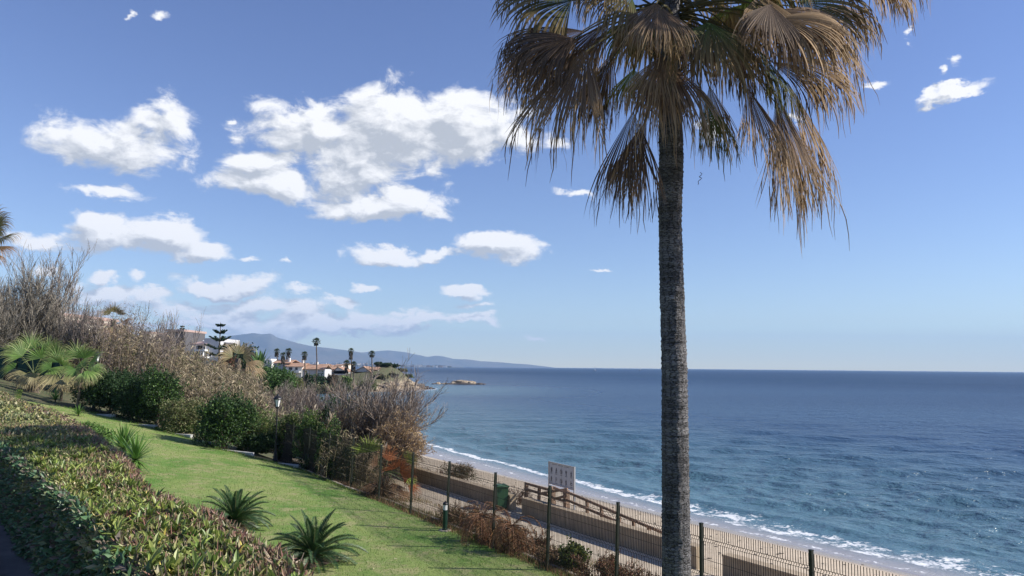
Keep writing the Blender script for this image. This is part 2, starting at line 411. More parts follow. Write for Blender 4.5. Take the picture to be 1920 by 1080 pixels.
# ------------------------------------------------------------------ sea
def sea_material():
    m = bpy.data.materials.new('sea_water'); m.use_nodes = True
    t = m.node_tree; t.nodes.clear(); n = N(t)
    out = n.new('ShaderNodeOutputMaterial'); b = n.new('ShaderNodeBsdfPrincipled')
    geo = n.new('ShaderNodeNewGeometry'); pos = geo.outputs['Position']
    px_, py_, pz_ = n.xyz(pos)
    at_ = n.new('ShaderNodeAttribute'); at_.attribute_name = 'tint'    # r = distance from shore / 60
    sd, sg_, _z = n.xyz(at_.outputs['Vector'])
    # broad wind patches
    mp = n.new('ShaderNodeMapping'); mp.inputs['Scale'].default_value = (0.25, 1.0, 1); n.link(pos, mp.inputs['Vector'])
    patch = n.noise(mp.outputs[0], 0.012, 4, 0.6)
    deep = n.mix(n.maprange(patch, 0.35, 0.65, 0, 1, True), (0.012, 0.038, 0.088), (0.020, 0.056, 0.112))
    shallow = (0.062, 0.132, 0.165)
    body = n.mix(n.maprange(sd, 0.02, 0.9, 0, 1, True), shallow, deep)
    wet = n.mix(n.maprange(sd, 0.0, 0.045, 0, 1, True), (0.30, 0.27, 0.26), body)
    # foam
    fn = n.noise(pos, 1.1, 6, 0.7, 0.8)
    fn2 = n.noise(pos, 5.0, 4, 0.7)
    edge = n.noise(pos, 0.16, 3, 0.5)
    sdm = n.math('ADD', sd, n.math('MULTIPLY', n.math('SUBTRACT', edge, 0.5), 0.035))
    band1 = n.math('MULTIPLY', n.maprange(sdm, n.math('SUBTRACT', 0.028, n.math('MULTIPLY', sg_, 0.015)), n.math('SUBTRACT', 0.036, n.math('MULTIPLY', sg_, 0.012)), 0, 1, True), n.maprange(sdm, n.math('ADD', 0.040, n.math('MULTIPLY', sg_, 0.000)), n.math('ADD', 0.052, n.math('MULTIPLY', sg_, 0.040)), 1, 0, True))
    band0 = n.math('MULTIPLY', n.maprange(sdm, 0.001, 0.004, 0, 1, True), n.maprange(sdm, 0.006, 0.018, 1, 0, True))
    fsum = n.math('ADD', n.math('MULTIPLY', band1, n.math('SUBTRACT', 0.60, n.math('MULTIPLY', sg_, 0.10))), n.math('MULTIPLY', band0, 0.45))
    fo = n.maprange(n.math('ADD', fsum, n.math('MULTIPLY', n.math('ADD', n.math('SUBTRACT', fn, 0.5), n.math('MULTIPLY', n.math('SUBTRACT', fn2, 0.5), 0.6)), 1.15)), 0.46, 0.60, 0, 1, True)
    fo = n.math('MULTIPLY', fo, n.maprange(sdm, 0.10, 0.14, 1, 0, True))
    # whitecap specks
    sp = n.maprange(n.noise(pos, 0.9, 3, 0.6), 0.77, 0.80, 0, 0.3, True)
    fo = n.math('MAXIMUM', fo, n.math('MULTIPLY', sp, n.maprange(sd, 0.15, 0.3, 0, 1)))
    col = n.mix(fo, wet, (0.66, 0.68, 0.70))
    n.link(col, b.inputs['Base Color'])
    b.inputs['IOR'].default_value = 1.33
    n.link(n.maprange(fo, 0, 1, n.maprange(sd, 0.2, 5.0, 0.24, 0.48), 0.8), b.inputs['Roughness'])
    # chop
    mp2 = n.new('ShaderNodeMapping'); mp2.inputs['Scale'].default_value = (0.75, 1.0, 1); mp2.inputs['Rotation'].default_value = (0, 0, R(-14)); n.link(pos, mp2.inputs['Vector'])
    h1 = n.noise(mp2.outputs[0], 0.42, 3, 0.55, 0.3)
    h2 = n.noise(mp2.outputs[0], 1.15, 4, 0.6, 0.2)
    h3 = n.noise(mp2.outputs[0], 0.14, 2, 0.5)
    hh = n.math('ADD', n.math('ADD', n.math('MULTIPLY', h1, 0.42), n.math('MULTIPLY', h2, 0.52)), n.math('MULTIPLY', h3, 0.3))
    bn = n.new('ShaderNodeBump'); bn.inputs['Strength'].default_value = 1.0; bn.inputs['Distance'].default_value = 1.0
    calm = n.maprange(sd, 0.0, 0.12, 0.12, 1.0)
    n.link(n.math('MULTIPLY', hh, calm), bn.inputs['Height']); n.link(bn.outputs[0], b.inputs['Normal'])
    n.link(b.outputs[0], out.inputs['Surface'])
    return m
M_sea = sea_material()
def make_sea():
    inv = np.linspace(1 / 17.0, 1 / 420.0, 430)
    r = np.concatenate([1 / inv, np.geomspace(440, 12500, 60)])
    a = np.linspace(R(-42), R(50), 720)
    Rr, A = np.meshgrid(r, a, indexing='ij')
    X, Y = Rr * np.sin(A), Rr * np.cos(A)
    dr = np.gradient(r)[:, None]
    Z = np.zeros_like(X)
    rg = np.random.default_rng(3)
    D = -coast_d(X, Y)
    calm = smooth01((D - 0.5) / 10) * 0.85 + 0.15 * smooth01(D / 3)
    for i in range(34):
        L = float(np.exp(rg.uniform(math.log(0.9), math.log(9.0))))
        th = R(rg.normal(-100, 42)); k = 2 * math.pi / L
        amp = 0.0085 * L ** 0.70
        fade = smooth01((L / dr - 2.2) / 3)
        ph = rg.uniform(0, 6.28)
        ww = 1.5 * vnoise(X / (L * 4), Y / (L * 4), 50 + i)
        arg = k * (X * math.cos(th) + Y * math.sin(th)) + ph + ww * 3
        Z += amp * fade * (2 * (0.5 + 0.5 * np.sin(arg)) ** 1.6 - 0.9)
    Z *= calm
    # small breaker near the shore
    Z += 0.16 * np.exp(-((D - 3.6 - 1.2 * fbm(X / 7, Y / 7, 2, 9)) / 0.5) ** 2) * (0.35 + fbm(X / 5, Y / 5, 2, 4))
    _u, _s = us(X, Y); col = np.stack([np.clip(D / 60, -0.05, 30), smooth01((26 - _s) / 16), np.zeros_like(D)], -1)
    V = np.stack([X, Y, Z + 0.0], -1)
    keep = None
    mb = MB(); mb.grid(V, col, flip=True)
    # drop the faces far inland
    Fc = mb.f[0]; dmin = D.ravel()[Fc].max(axis=1); mb.f[0] = Fc[dmin > -4]
    mb.build('sea', M_sea, smooth=True)['kind'] = 'structure'
    mb = MB(); q = 12500
    an = np.linspace(0, 2 * np.pi, 65)
    rr = np.array([30, 300, 3000, 12450.0])
    V = np.stack([rr[:, None] * np.cos(an), rr[:, None] * np.sin(an), np.full((4, 65), -0.45)], -1)
    mb.grid(V, np.array([6.0, 0, 0])); mb.build('open_water', M_sea)['kind'] = 'structure'
make_sea()

# ------------------------------------------------------------------ ground
def ground_material():
    m = bpy.data.materials.new('coastal_ground'); m.use_nodes = True
    t = m.node_tree; t.nodes.clear(); n = N(t)
    out = n.new('ShaderNodeOutputMaterial'); b = n.new('ShaderNodeBsdfPrincipled'); b.inputs['Roughness'].default_value = 0.95
    geo = n.new('ShaderNodeNewGeometry'); pos = geo.outputs['Position']
    at_ = n.new('ShaderNodeAttribute'); at_.attribute_name = 'tint'
    r_, g_, b_ = n.xyz(at_.outputs['Vector'])      # r sand, g rock, b moisture
    sand = n.mix(n.maprange(n.noise(pos, 0.9, 6, 0.7), 0.3, 0.7), (0.56, 0.46, 0.34), (0.44, 0.36, 0.26))
    peb = n.new('ShaderNodeTexVoronoi'); peb.inputs['Scale'].default_value = 7.0; n.link(pos, peb.inputs['Vector'])
    pm = n.math('MULTIPLY', n.maprange(peb.outputs['Distance'], 0.16, 0.26, 1, 0), n.maprange(n.noise(pos, 0.5, 3, 0.6), 0.44, 0.56, 0, 1, True))
    sand = n.mix(n.math('MULTIPLY', pm, 0.8), sand, n.mix(n.xyz(peb.outputs['Color'])[0], (0.11, 0.10, 0.10), (0.42, 0.38, 0.34)))
    wr = n.maprange(n.noise(pos, 1.7, 6, 0.75), 0.60, 0.68, 0, 0.75, True)
    sand = n.mix(wr, sand, (0.10, 0.075, 0.05))
    earth = n.mix(n.maprange(n.noise(pos, 1.3, 6, 0.7), 0.35, 0.65), (0.115, 0.095, 0.055), (0.06, 0.085, 0.03))
    rock = n.mix(n.maprange(n.noise(pos, 0.7, 6, 0.7), 0.35, 0.65), (0.42, 0.34, 0.23), (0.20, 0.15, 0.10))
    c = n.mix(r_, earth, sand); c = n.mix(g_, c, rock)
    c = n.mix(n.math('MULTIPLY', b_, 0.55), c, (0.14, 0.12, 0.10))
    n.link(c, b.inputs['Base Color'])
    n.link(n.maprange(b_, 0, 1, 0.95, 0.25), b.inputs['Roughness'])
    bn = n.new('ShaderNodeBump'); bn.inputs['Strength'].default_value = 0.6; bn.inputs['Distance'].default_value = 0.06
    n.link(n.math('ADD', n.noise(pos, 3.0, 7, 0.7), n.math('MULTIPLY', pm, 0.5)), bn.inputs['Height']); n.link(bn.outputs[0], b.inputs['Normal'])
    n.link(b.outputs[0], out.inputs['Surface'])
    return m
M_ground = ground_material()
def ground_sheet(name, X, Y, off=0.0):
    Z = H(X, Y) + off
    D = coast_d(X, Y); u, s = us(X, Y)
    sand = smooth01((16.5 - D) / 2.5) * (s < 70) + (s >= 70) * smooth01((6 - D) / 3)
    sand = np.where((u < 1.2) & (s < 60), 0, sand)
    rock = smooth01((Y - 180) / 10) * smooth01((7 - D) / 3)
    moist = smooth01((1.9 - D) / 1.2)
    mb = MB(); mb.grid(np.stack([X, Y, Z], -1), np.stack([sand, rock, moist], -1))
    return mb
U, S_ = np.meshgrid(np.linspace(-40, 40, 161), np.concatenate([np.linspace(-30, 60, 151), np.linspace(60.8, 110, 60)]), indexing='ij')
X, Y = xy(U, S_)
o = ground_sheet('ground', X, Y, -0.0).build('ground', M_ground, smooth=True); o['kind'] = 'structure'
X2, Y2 = np.meshgrid(np.concatenate([np.linspace(-1500, -260, 12), np.linspace(-250, 90, 240)]), np.concatenate([np.linspace(-700, -20, 14), np.linspace(-15, 460, 300), np.linspace(500, 1200, 12)]), indexing='ij')
mb = ground_sheet('terrain', X2, Y2, 0)
u2, s2 = us(X2, Y2)
Vt = mb.v[0]; inside = ((u2 > -37) & (u2 < 37) & (s2 > -27) & (s2 < 107)).ravel()
Vt[:, 2] -= np.where(inside, 0.0, 0.0)
mb.f[0] = mb.f[0][~inside[mb.f[0]].all(axis=1)]
Vt[:, 2] -= 0.03
mb.f[0] = mb.f[0][:, ::-1]
o = mb.build('terrain', M_ground, smooth=True); o['kind'] = 'structure'

# ------------------------------------------------------------------ far mountains
M_mtn = mat('mountain_scrub', (0.055, 0.062, 0.045), 0.95, alt=(0.11, 0.095, 0.07), nscale=0.002, bump=0.6, bscale=0.004, bdist=60)
def ridge(name, label, pts, Y0, depth, seed, rough=1.0):
    """a mountain range whose skyline passes through the given pixels at distance Y0"""
    px = np.array([p[0] for p in pts], float); py = np.array([p[1] for p in pts], float)
    xs, zs = [], []
    for a_, b_ in zip(px, py):
        v = at(a_, b_, Y0); xs.append(v.x); zs.append(v.z)
    xs, zs = np.array(xs), np.array(zs)
    nx, ny = 300, 34
    Xc = np.linspace(xs[0], xs[-1], nx); zc = np.interp(Xc, xs, zs)
    zc = zc + (fbm(Xc / 500, Xc * 0 + seed, 4, seed) - .5) * 34 * rough * smooth01(zc / 120)
    t = np.linspace(-1, 1, ny)
    Xg, Tg = np.meshgrid(Xc, t, indexing='ij')
    prof = np.exp(-(Tg / 0.52) ** 2) - math.exp(-(1 / 0.52) ** 2)
    spur = 1 + 0.55 * (fbm(Xg / 420 + Tg * 2.0, Tg * 3, 4, seed + 3) - .5) * (1 - np.exp(-(Tg / 0.25) ** 2)) * 2
    Z = np.maximum(zc[:, None], 1) * prof * spur / (1 - math.exp(-(1 / 0.52) ** 2)) - 2
    Yg = Y0 + Tg * depth
    mb = MB(); mb.grid(np.stack([Xg * (Yg / Y0), Yg, Z], -1), flip=True)
    o = mb.build(name, M_mtn, smooth=True); o['kind'] = 'structure'; return o
ridge('mountain_range', '', [(-900, 672), (-500, 650), (-200, 640), (100, 650), (300, 655), (380, 640), (430, 629), (460, 626), (476, 623.5), (490, 626), (500, 625.5), (508, 625), (520, 633), (545, 639), (570, 645), (590, 648),
      (620, 652), (650, 656), (670, 659), (690, 663), (720, 672), (760, 682), (800, 688)], 9500, 1500, 1)
ridge('far_mountain_range', '', [(560, 686), (620, 674), (670, 662), (700, 659), (730, 657), (760, 659), (780, 663), (800, 668), (815, 666), (830, 667), (850, 672), (880, 673), (900, 676), (925, 678), (960, 681), (990, 683), (1020, 686.5), (1040, 689)], 11500, 900, 8)
# low coastal plain with a far town
def plain():
    Xc = np.linspace(-1900, -330, 120); t = np.linspace(0, 1, 8)
    Xg, Tg = np.meshgrid(Xc, t, indexing='ij')
    Yg = 4200 + Tg * 2600
    edge = smooth01((-(Xg + 330 + Tg * 500 * 0) ) / 500)
    Z = -1 + 26 * smooth01(Tg * 3) * (0.25 + 0.75 * fbm(Xg / 120, Tg * 6, 4, 2)) * np.clip((-330 - Xg) / 700, 0.12, 1)
    mb = MB(); mb.grid(np.stack([Xg * (Yg / 4200) * 0.82, Yg, Z], -1), flip=True)
    o = mb.build('coastal_plain', M_mtn, smooth=True); o['kind'] = 'structure'
    mt = mat('far_town_walls', (0.62, 0.60, 0.56), 0.9, tint=True)
    mb = MB(); rg = np.random.default_rng(5)
    for i in range(260):
        tt = rg.uniform(0.03, 0.5); xx = rg.uniform(-1850, -420); yy = 4200 + tt * 2600
        zz = 3 + 14 * smooth01(np.array(tt * 3)) * np.clip((-330 - xx) / 700, 0.12, 1)
        k = rg.choice([0, 1, 2], p=[.5, .25, .25]); c = [(1, 1, 1), (.5, .35, .28), (.25, .28, .25)][k]
        mb.box((xx * yy / 4200 * .82, yy, zz), (rg.uniform(10, 30), 12, rg.uniform(8, 18)), 0, c)
    tag(mb.build('far_town', mt), 'scatter of tiny pale buildings on the coastal plain below the mountains', 'town', kind='stuff')
plain()

# ------------------------------------------------------------------ haze
def haze():
    m = bpy.data.materials.new('haze_air'); m.use_nodes = True
    t = m.node_tree; t.nodes.clear(); n = N(t)
    out = n.new('ShaderNodeOutputMaterial'); v = n.new('ShaderNodeVolumePrincipled')
    v.inputs['Color'].default_value = (0.44, 0.66, 1.0, 1); v.inputs['Density'].default_value = HAZE
    v.inputs['Anisotropy'].default_value = 0.0
    n.link(v.outputs[0], out.inputs['Volume'])
    m.cycles.homogeneous_volume = True
    mb = MB(); mb.box((0, 0, (620 - 8) / 2), (27000, 27000, 628))
    o = mb.build('haze', m); tag(o, 'pale blue sea haze that fades the far mountains', 'haze', kind='stuff')
HAZE = 0.9e-4
haze()
# ------------------------------------------------------------------ lawn, kerb, low wall, path
KERB_PX = [(1250, 1165), (1062, 1079), (1005, 1056), (927, 1020), (892, 1009), (815, 978), (775, 962), (725, 942), (650, 918), (575, 886), (525, 872), (455, 854), (418, 845), (380, 829), (335, 818), (312, 811), (275, 800), (205, 782), (140, 768), (90, 759), (40, 752)]
_k = np.array([ground_at(*p, t1=90)[:2] for p in KERB_PX])
_ku, _ks = us(_k[:, 0], _k[:, 1])
_i = np.argsort(_ks); _ku, _ks = _ku[_i], _ks[_i]
def kerb_u(s): return np.interp(s, _ks, _ku, left=_ku[0])
def lawn_material():
    m = bpy.data.materials.new('lawn_turf'); m.use_nodes = True
    t = m.node_tree; t.nodes.clear(); n = N(t)
    out = n.new('ShaderNodeOutputMaterial'); b = n.new('ShaderNodeBsdfPrincipled'); b.inputs['Roughness'].default_value = 0.9; b.inputs['Specular IOR Level'].default_value = .2
    pos = n.new('ShaderNodeNewGeometry').outputs['Position']
    c = n.mix(n.maprange(n.noise(pos, 0.35, 5, 0.65), 0.36, 0.62, 0, 1, True), (0.115, 0.225, 0.045), (0.235, 0.295, 0.09))
    c = n.mix(n.maprange(n.noise(pos, 1.6, 5, 0.7), 0.46, 0.66, 0, 0.8, True), c, (0.33, 0.31, 0.15))
    f = n.maprange(n.noise(pos, 22.0, 4, 0.8), 0.25, 0.75, 0.55, 1.4); c = n.mix(1.0, c, n.comb(f, f, f), 'MULTIPLY')
    n.link(c, b.inputs['Base Color'])
    bn = n.new('ShaderNodeBump'); bn.inputs['Strength'].default_value = 0.7; bn.inputs['Distance'].default_value = 0.05
    n.link(n.noise(pos, 26, 4, 0.8), bn.inputs['Height']); n.link(bn.outputs[0], b.inputs['Normal'])
    n.link(b.outputs[0], out.inputs['Surface']); return m
M_lawn = lawn_material()
ss = np.linspace(-14, _ks[-1], 180); tt = np.linspace(0, 1, 70)
Sg, Tg = np.meshgrid(ss, tt, indexing='ij')
Ug = kerb_u(Sg) - 0.02 - Tg * 20
X, Y = xy(Ug, Sg)
mb = MB(); mb.grid(np.stack([X, Y, H(X, Y) + 0.03], -1)); o = mb.build('lawn', M_lawn, smooth=True); o['kind'] = 'structure'

M_grass = mat('grass_blades', (1, 1, 1), 0.7, tint=True, island=0.25, translucent=0.35, spec=.2)
def blades(name, label, P, hgt, wid, cols, lean=0.5, seg=2, cat='grass'):
    n = len(P); a = rng.uniform(0, 6.283, n); side = np.stack([np.cos(a), np.sin(a), np.zeros(n)], 1)
    la = rng.uniform(0, 6.283, n); ln = rng.uniform(0, lean, n)[:, None] * np.stack([np.cos(la), np.sin(la), np.zeros(n)], 1)
    h = (hgt * rng.uniform(0.5, 1.3, n))[:, None]
    Q = [P + (ln * (t ** 1.8) + np.array([0, 0, 1]) * t * (1 - 0.25 * np.linalg.norm(ln, axis=1, keepdims=True) * t)) * h for t in np.linspace(0, 1, seg + 1)]
    W = wid * np.array([1, 0.75, 0.05] if seg == 2 else [1, 0.05])[None, :] * rng.uniform(.7, 1.3, n)[:, None]
    c = np.array(cols)[rng.integers(0, len(cols), n)] * rng.uniform(.75, 1.25, (n, 1))
    mb = MB(); mb.ribbons(np.stack(Q, 1), W, side, c)
    o = mb.build(name, M_grass, origin=(float(P[:, 0].mean()), float(P[:, 1].mean()), float(P[:, 2].min()))); tag(o, label, cat, kind='stuff'); return o
n = 90000
s_ = -10 + 50 * rng.random(n) ** 1.7; u_ = kerb_u(s_) - 0.02 - rng.random(n) * 11
x_, y_ = xy(u_, s_); z_ = H(x_, y_) + 0.03
blades('lawn_grass', 'short mown grass blades covering the lawn', np.stack([x_, y_, z_], 1), 0.045, 0.007,
       [(.13, .25, .045), (.17, .28, .06), (.24, .30, .09), (.10, .21, .04), (.30, .30, .13)], seg=1)
# longer tufts along the kerb
n = 9000
s_ = rng.uniform(-8, 40, n); u_ = kerb_u(s_) - np.abs(rng.normal(0, .12, n)) - .05
x_, y_ = xy(u_, s_); z_ = H(x_, y_) + 0.03
blades('kerb_grass', 'longer unmown grass fringe along the lawn kerb', np.stack([x_, y_, z_], 1), 0.11, 0.008, [(.10, .20, .04), (.14, .24, .05), (.25, .24, .10)])

n = 420
s_ = -8 + 40 * rng.random(n) ** 1.3; u_ = kerb_u(s_) - .1 - rng.random(n) ** 1.5 * 8; x_, y_ = xy(u_, s_); P = np.stack([x_, y_, H(x_, y_) + .055], 1); a_ = rng.uniform(0, 6.28, n)
D = np.stack([np.cos(a_), np.sin(a_), rng.normal(0, .15, n)], 1); Sd = np.stack([-np.sin(a_), np.cos(a_), rng.normal(0, .15, n)], 1)
mb = MB(); mb.leaves(P, D, Sd, rng.uniform(.05, .13, n), rng.uniform(.012, .03, n), np.array([(.30, .20, .10), (.42, .34, .16), (.16, .10, .05), (.5, .45, .3)])[rng.integers(0, 4, n)]); tag(mb.build('fallen_leaves', M_grass), 'small dry fallen leaves scattered on the lawn', 'leaves', kind='stuff')
M_conc = mat('weathered_concrete', (0.42, 0.37, 0.30), 0.9, alt=(0.30, 0.26, 0.21), nscale=1.5, vary=.15, bump=.4, bscale=25, bdist=.02)
M_white = mat('white_render', (0.74, 0.73, 0.70), 0.85, alt=(0.62, 0.61, 0.58), nscale=.8, vary=.06, bump=.2, bscale=20)
kerb = empty('kerb', (*xy(-.2, 0), 2.14)); kerb['kind'] = 'structure'
s = -9.0
while s < 19.6:
    L = 0.98; a = Vector((*xy(kerb_u(s), s), 0)); b = Vector((*xy(kerb_u(s + L), s + L), 0))
    a.z = H1(a.x, a.y) + .045 + random.uniform(-.008, .008); b.z = H1(b.x, b.y) + .045 + random.uniform(-.008, .008)
    d = (b - a).normalized() * .008
    MB().beam(a + d, b - d, .11 + random.uniform(-.01, .01), .14).build('kerb_stone', M_conc, kerb)
    s += L
M_lowwall = mat('shaded_white_wall', (0.52, 0.52, 0.50), 0.9, alt=(0.38, 0.38, 0.36), nscale=1.2, vary=.15, bump=.3)  # white wall greyed in colour for the shade on it; mottling is random
rw = empty('retaining_wall', (*xy(float(kerb_u(24)), 24), H1(*xy(float(kerb_u(24)), 24))), 'low stepped white retaining wall along the far edge of the lawn', 'wall')
s = 19.7; k = 0
while s < _ks[-1] - 1:
    L = 2.6; a = Vector((*xy(float(kerb_u(s)), s), 0)); b = Vector((*xy(float(kerb_u(s + L)), s + L), 0))
    zt = H1(a.x, a.y) + .24
    h = .8; a.z = b.z = zt - h / 2
    MB().beam(a, b, .18, h).build('wall_section', M_lowwall, rw)
    s += L; k += 1

M_path = mat('sandy_path', (0.58, 0.49, 0.37), 0.95, alt=(0.48, 0.40, 0.30), nscale=.6, vary=.18, bump=.3, bscale=12)
Sg, Ug = np.meshgrid(np.linspace(-25, 58, 150), np.linspace(2.6, 4.82, 8), indexing='ij')
Ug = Ug + np.where(Ug < 2.7, 0.3 * (fbm(Sg / 1.5, Sg * 0, 3, 4) - .5), 0)
X, Y = xy(Ug, Sg); Z = H(X, Y) + .012 - 0.06 * (Ug < 2.75)
mb = MB(); mb.grid(np.stack([X, Y, Z], -1), flip=True); o = mb.build('beach_path', M_path, smooth=True); o['kind'] = 'structure'

M_beige = mat('beige_wall_render', (0.46, 0.37, 0.255), 0.9, alt=(0.36, 0.28, 0.19), nscale=.7, vary=.12, bump=.3, bscale=16)
def wall_run(name, label, s0, s1, hh):
    a = Vector((*xy(4.95, s0), 0)); r = empty(name, (a.x, a.y, 1.65), label, 'wall')
    s = s0
    while s < s1 - .05:
        e = min(s + 3.0, s1)
        p0, p1 = Vector((*xy(4.95, s), 1.65 + hh / 2 - .1)), Vector((*xy(4.95, e - .012), 1.65 + hh / 2 - .1))
        MB().beam(p0, p1, .26, hh + .2).build('wall_section', M_beige, r)
        c0, c1 = p0.copy(), p1.copy(); c0.z = c1.z = 1.65 + hh + .025
        MB().beam(c0, c1, .31, .05).build('coping', M_beige, r)
        s = e
wall_run('beach_wall', 'long low beige wall between path and beach, running back from the stair gap to the bushes', 9.4, 46, .50)
wall_run('beach_wall', 'low beige wall between path and beach, middle stretch beside the wooden ramp', -.1, 8.6, .52)
wall_run('beach_wall', 'nearest stretch of low beige beach wall, right of the tall palm trunk', -22, -1.0, .52)

# ------------------------------------------------------------------ mesh fence
def on_line(px, u, Y0=2):
    """world x, y where the pixel column meets the line u = const"""
    v = dirpx(px, 700); k = v.x / v.y
    # O + u N + s T, x = k y
    ox, oy = O_ + u * N_
    s = (k * oy - ox) / (T_[0] - k * T_[1])
    return ox + s * T_[0], oy + s * T_[1], s
M_fence = mat('fence_paint', (0.016, 0.020, 0.014), 0.5, vary=.2)
M_wire = mat('fence_wire', (0.022, 0.018, 0.012), 0.6)
POSTS = [2700, 2050, 1740, 1510, 1308, 1152, 1027, 927, 842, 775, 716, 664, 620, 583, 552, 524]
fx, fy, fs = zip(*[on_line(p, 0.1) for p in POSTS])
FZ = 2.10
fence = empty('mesh_fence', (fx[4], fy[4], FZ), 'dark welded mesh fence with thin posts along the seaward lawn edge', 'fence')
def lean(p): return Vector((0.065, 0.0, 0)) if p < 1200 else (Vector((0.02, 0, 0)) if p < 1400 else Vector((0, 0, 0)))
FH = 2.04
tops = []
for p, x, y in zip(POSTS, fx, fy):
    a = Vector((x, y, FZ - .1)); b = Vector((x, y, FZ + FH)) + lean(p)
    mbp = MB(); mbp.beam(a, b, .055, .055, upv=(N_[0], N_[1], 0)); mbp.beam(b, b + Vector((0, 0, .012)), .064, .064, upv=(N_[0], N_[1], 0))
    mbp.build('fence_post', M_fence, fence); tops.append((Vector((x, y, FZ)), b))
HS = [0.03, .30, .50, .52, .54, .56, .80, 1.05, 1.10, 1.12, 1.14, 1.16, 1.40, 1.66, 1.72, 1.74, 1.76, 1.78, 1.98]
kz = [0, 0, 0, 1, 1, 0, 0, 0, 0, 1, 1, 0, 0, 0, 0, 1, 1, 0, 0]
for i in range(len(tops) - 1):
    (a0, a1), (b0, b1) = tops[i], tops[i + 1]
    L = (b0 - a0).length; nw = max(6, int(L / 0.05)); t = (np.arange(nw) + .5) / nw
    lo = np.array(a0)[None] * (1 - t)[:, None] + np.array(b0)[None] * t[:, None]
    hi = np.array(a1)[None] * (1 - t)[:, None] + np.array(b1)[None] * t[:, None]
    hs = np.array(HS) / FH
    P = lo[:, None, :] * (1 - hs)[None, :, None] + hi[:, None, :] * hs[None, :, None]
    P = P + np.array([N_[0], N_[1], 0])[None, None] * (np.array(kz) * .03 + .035)[None, :, None]
    P = P + rng.normal(0, .0015, P.shape)
    mb = MB(); mb.tubes(P, .0072, 3)
    Hz = P[:, [1, 2, 5, 6, 8, 11, 12, 14, 17], :].transpose(1, 0, 2)
    mb.tubes(Hz[:, [0, nw // 3, 2 * nw // 3, nw - 1]], .0050, 3)
    o = mb.build('mesh_panel', M_wire, fence); o['kind'] = 'stuff'

# ------------------------------------------------------------------ timber ramp rail
M_wood = mat('weathered_timber', (0.30, 0.205, 0.145), 0.85, alt=(0.21, 0.145, 0.105), nscale=6, vary=.2, bump=.4, bscale=40)
def on_u(px, py, u):
    x, y, s = on_line(px, u); return at(px, py, y)
ramp = empty('timber_handrail', tuple(on_u(1062, 955, 5.6)), 'weathered brown timber handrail descending to the sand behind the beige wall', 'handrail')
for px, pt, w in [(987, 905, .10), (1011, 913, .09), (1036, 912, .17), (1062, 919, .17), (1101, 940, .09), (1128, 948, .09), (1161, 963, .09), (1188, 975, .09), (1217, 987, .09), (1244, 999, .09)]:
    a = on_u(px, pt, 5.6); b = a.copy(); b.z = H1(b.x, b.y) - .1
    MB().beam(b, a, w, w, upv=(N_[0], N_[1], 0)).build('rail_post', M_wood, ramp)
for (p0, p1) in [((985, 906), (1038, 921)), ((985, 917), (1038, 932)), ((1009, 926), (1064, 917)), ((1038, 914), (1062, 924)), ((1038, 936), (1064, 929)), ((1060, 921), (1252, 1003)), ((1060, 936), (1252, 1019)), ((1036, 933), (1062, 941))]:
    a, b = on_u(*p0, 5.51), on_u(*p1, 5.51)
    MB().beam(a, b, .05, .085).build('rail', M_wood, ramp)

# ------------------------------------------------------------------ beach rules sign
M_galv = mat('galvanised_steel', (0.40, 0.41, 0.43), 0.45, metallic=.6, vary=.1)
M_panel = mat('sign_sheet', (0.46, 0.485, 0.50), 0.6, vary=.05)
M_ink = mat('sign_ink', (0.035, 0.035, 0.05), 0.7)
M_inkred = mat('sign_red_ink', (0.30, 0.04, 0.05), 0.7)
sA, sB = at(1030, 865.5, 30.0), at(1077, 875.5, 28.4)
sB.z = sA.z
sd = (sB - sA); sd.z = 0; SW = sd.length; sd.normalize(); SH = .83
sn = Vector((sd.y, -sd.x, 0)); sn = sn if sn.y < 0 else -sn     # faces the path
sign = empty('beach_sign', (sA.x, sA.y, H1(sA.x, sA.y)), 'grey beach rules board with two rows of dark pictograms on two posts', 'sign')
def sp(u, v, off=0.0): return sA + sd * (u * SW) + Vector((0, 0, -v * SH)) + sn * off
for u in (0, 1):
    a = sp(u, 0); b = a.copy(); b.z = H1(a.x, a.y) - .3
    MB().beam(b, a + Vector((0, 0, .02)), .06, .06, upv=sn).build('sign_post', M_galv, sign)
mb = MB(); mb.beam(sp(.02, .5), sp(.98, .5), SH * .98, .02, upv=sn)
mb.v[-1] = mb.v[-1]; 
panel = MB(); c = [sp(.018, .01, -.01), sp(.982, .01, -.01), sp(.982, .99, -.01), sp(.018, .99, -.01)]
c2 = [q + sn * .025 for q in c]
panel.add([tuple(q) for q in c + c2], [(3, 2, 1, 0), (4, 5, 6, 7), (0, 1, 5, 4), (1, 2, 6, 5), (2, 3, 7, 6), (3, 0, 4, 7)])
panel = panel.build('sign_panel', M_panel, sign)
for v in (0.0, 1.0): MB().beam(sp(.0, v, 0.012), sp(1, v, 0.012), .05, .035).build('sign_frame', M_galv, sign)
MB().beam(sp(.5, .01, .018), sp(.5, .99, .018), .012, .006, upv=sn).build('seam', M_galv, sign)
def flat(mb, pts, off=.0195):
    """flat polygon of print; pts in metres (x right, y down) of the board"""
    V = [tuple(sA + sd * x + Vector((0, 0, -y)) + sn * off) for x, y in pts]
    mb.add(V, [tuple(range(len(V)))])
def disc(mb, x, y, r, r2=None, off=.0195, k=14, a0=0, a1=6.2832):
    if r2 is None: flat(mb, [(x + r * math.cos(i * 6.2832 / k), y + r * math.sin(i * 6.2832 / k)) for i in range(k)], off); return
    for i in range(k):
        p, q = a0 + (a1 - a0) * i / k, a0 + (a1 - a0) * (i + 1) / k
        flat(mb, [(x + r * math.cos(p), y + r * math.sin(p)), (x + r * math.cos(q), y + r * math.sin(q)), (x + r2 * math.cos(q), y + r2 * math.sin(q)), (x + r2 * math.cos(p), y + r2 * math.sin(p))], off)
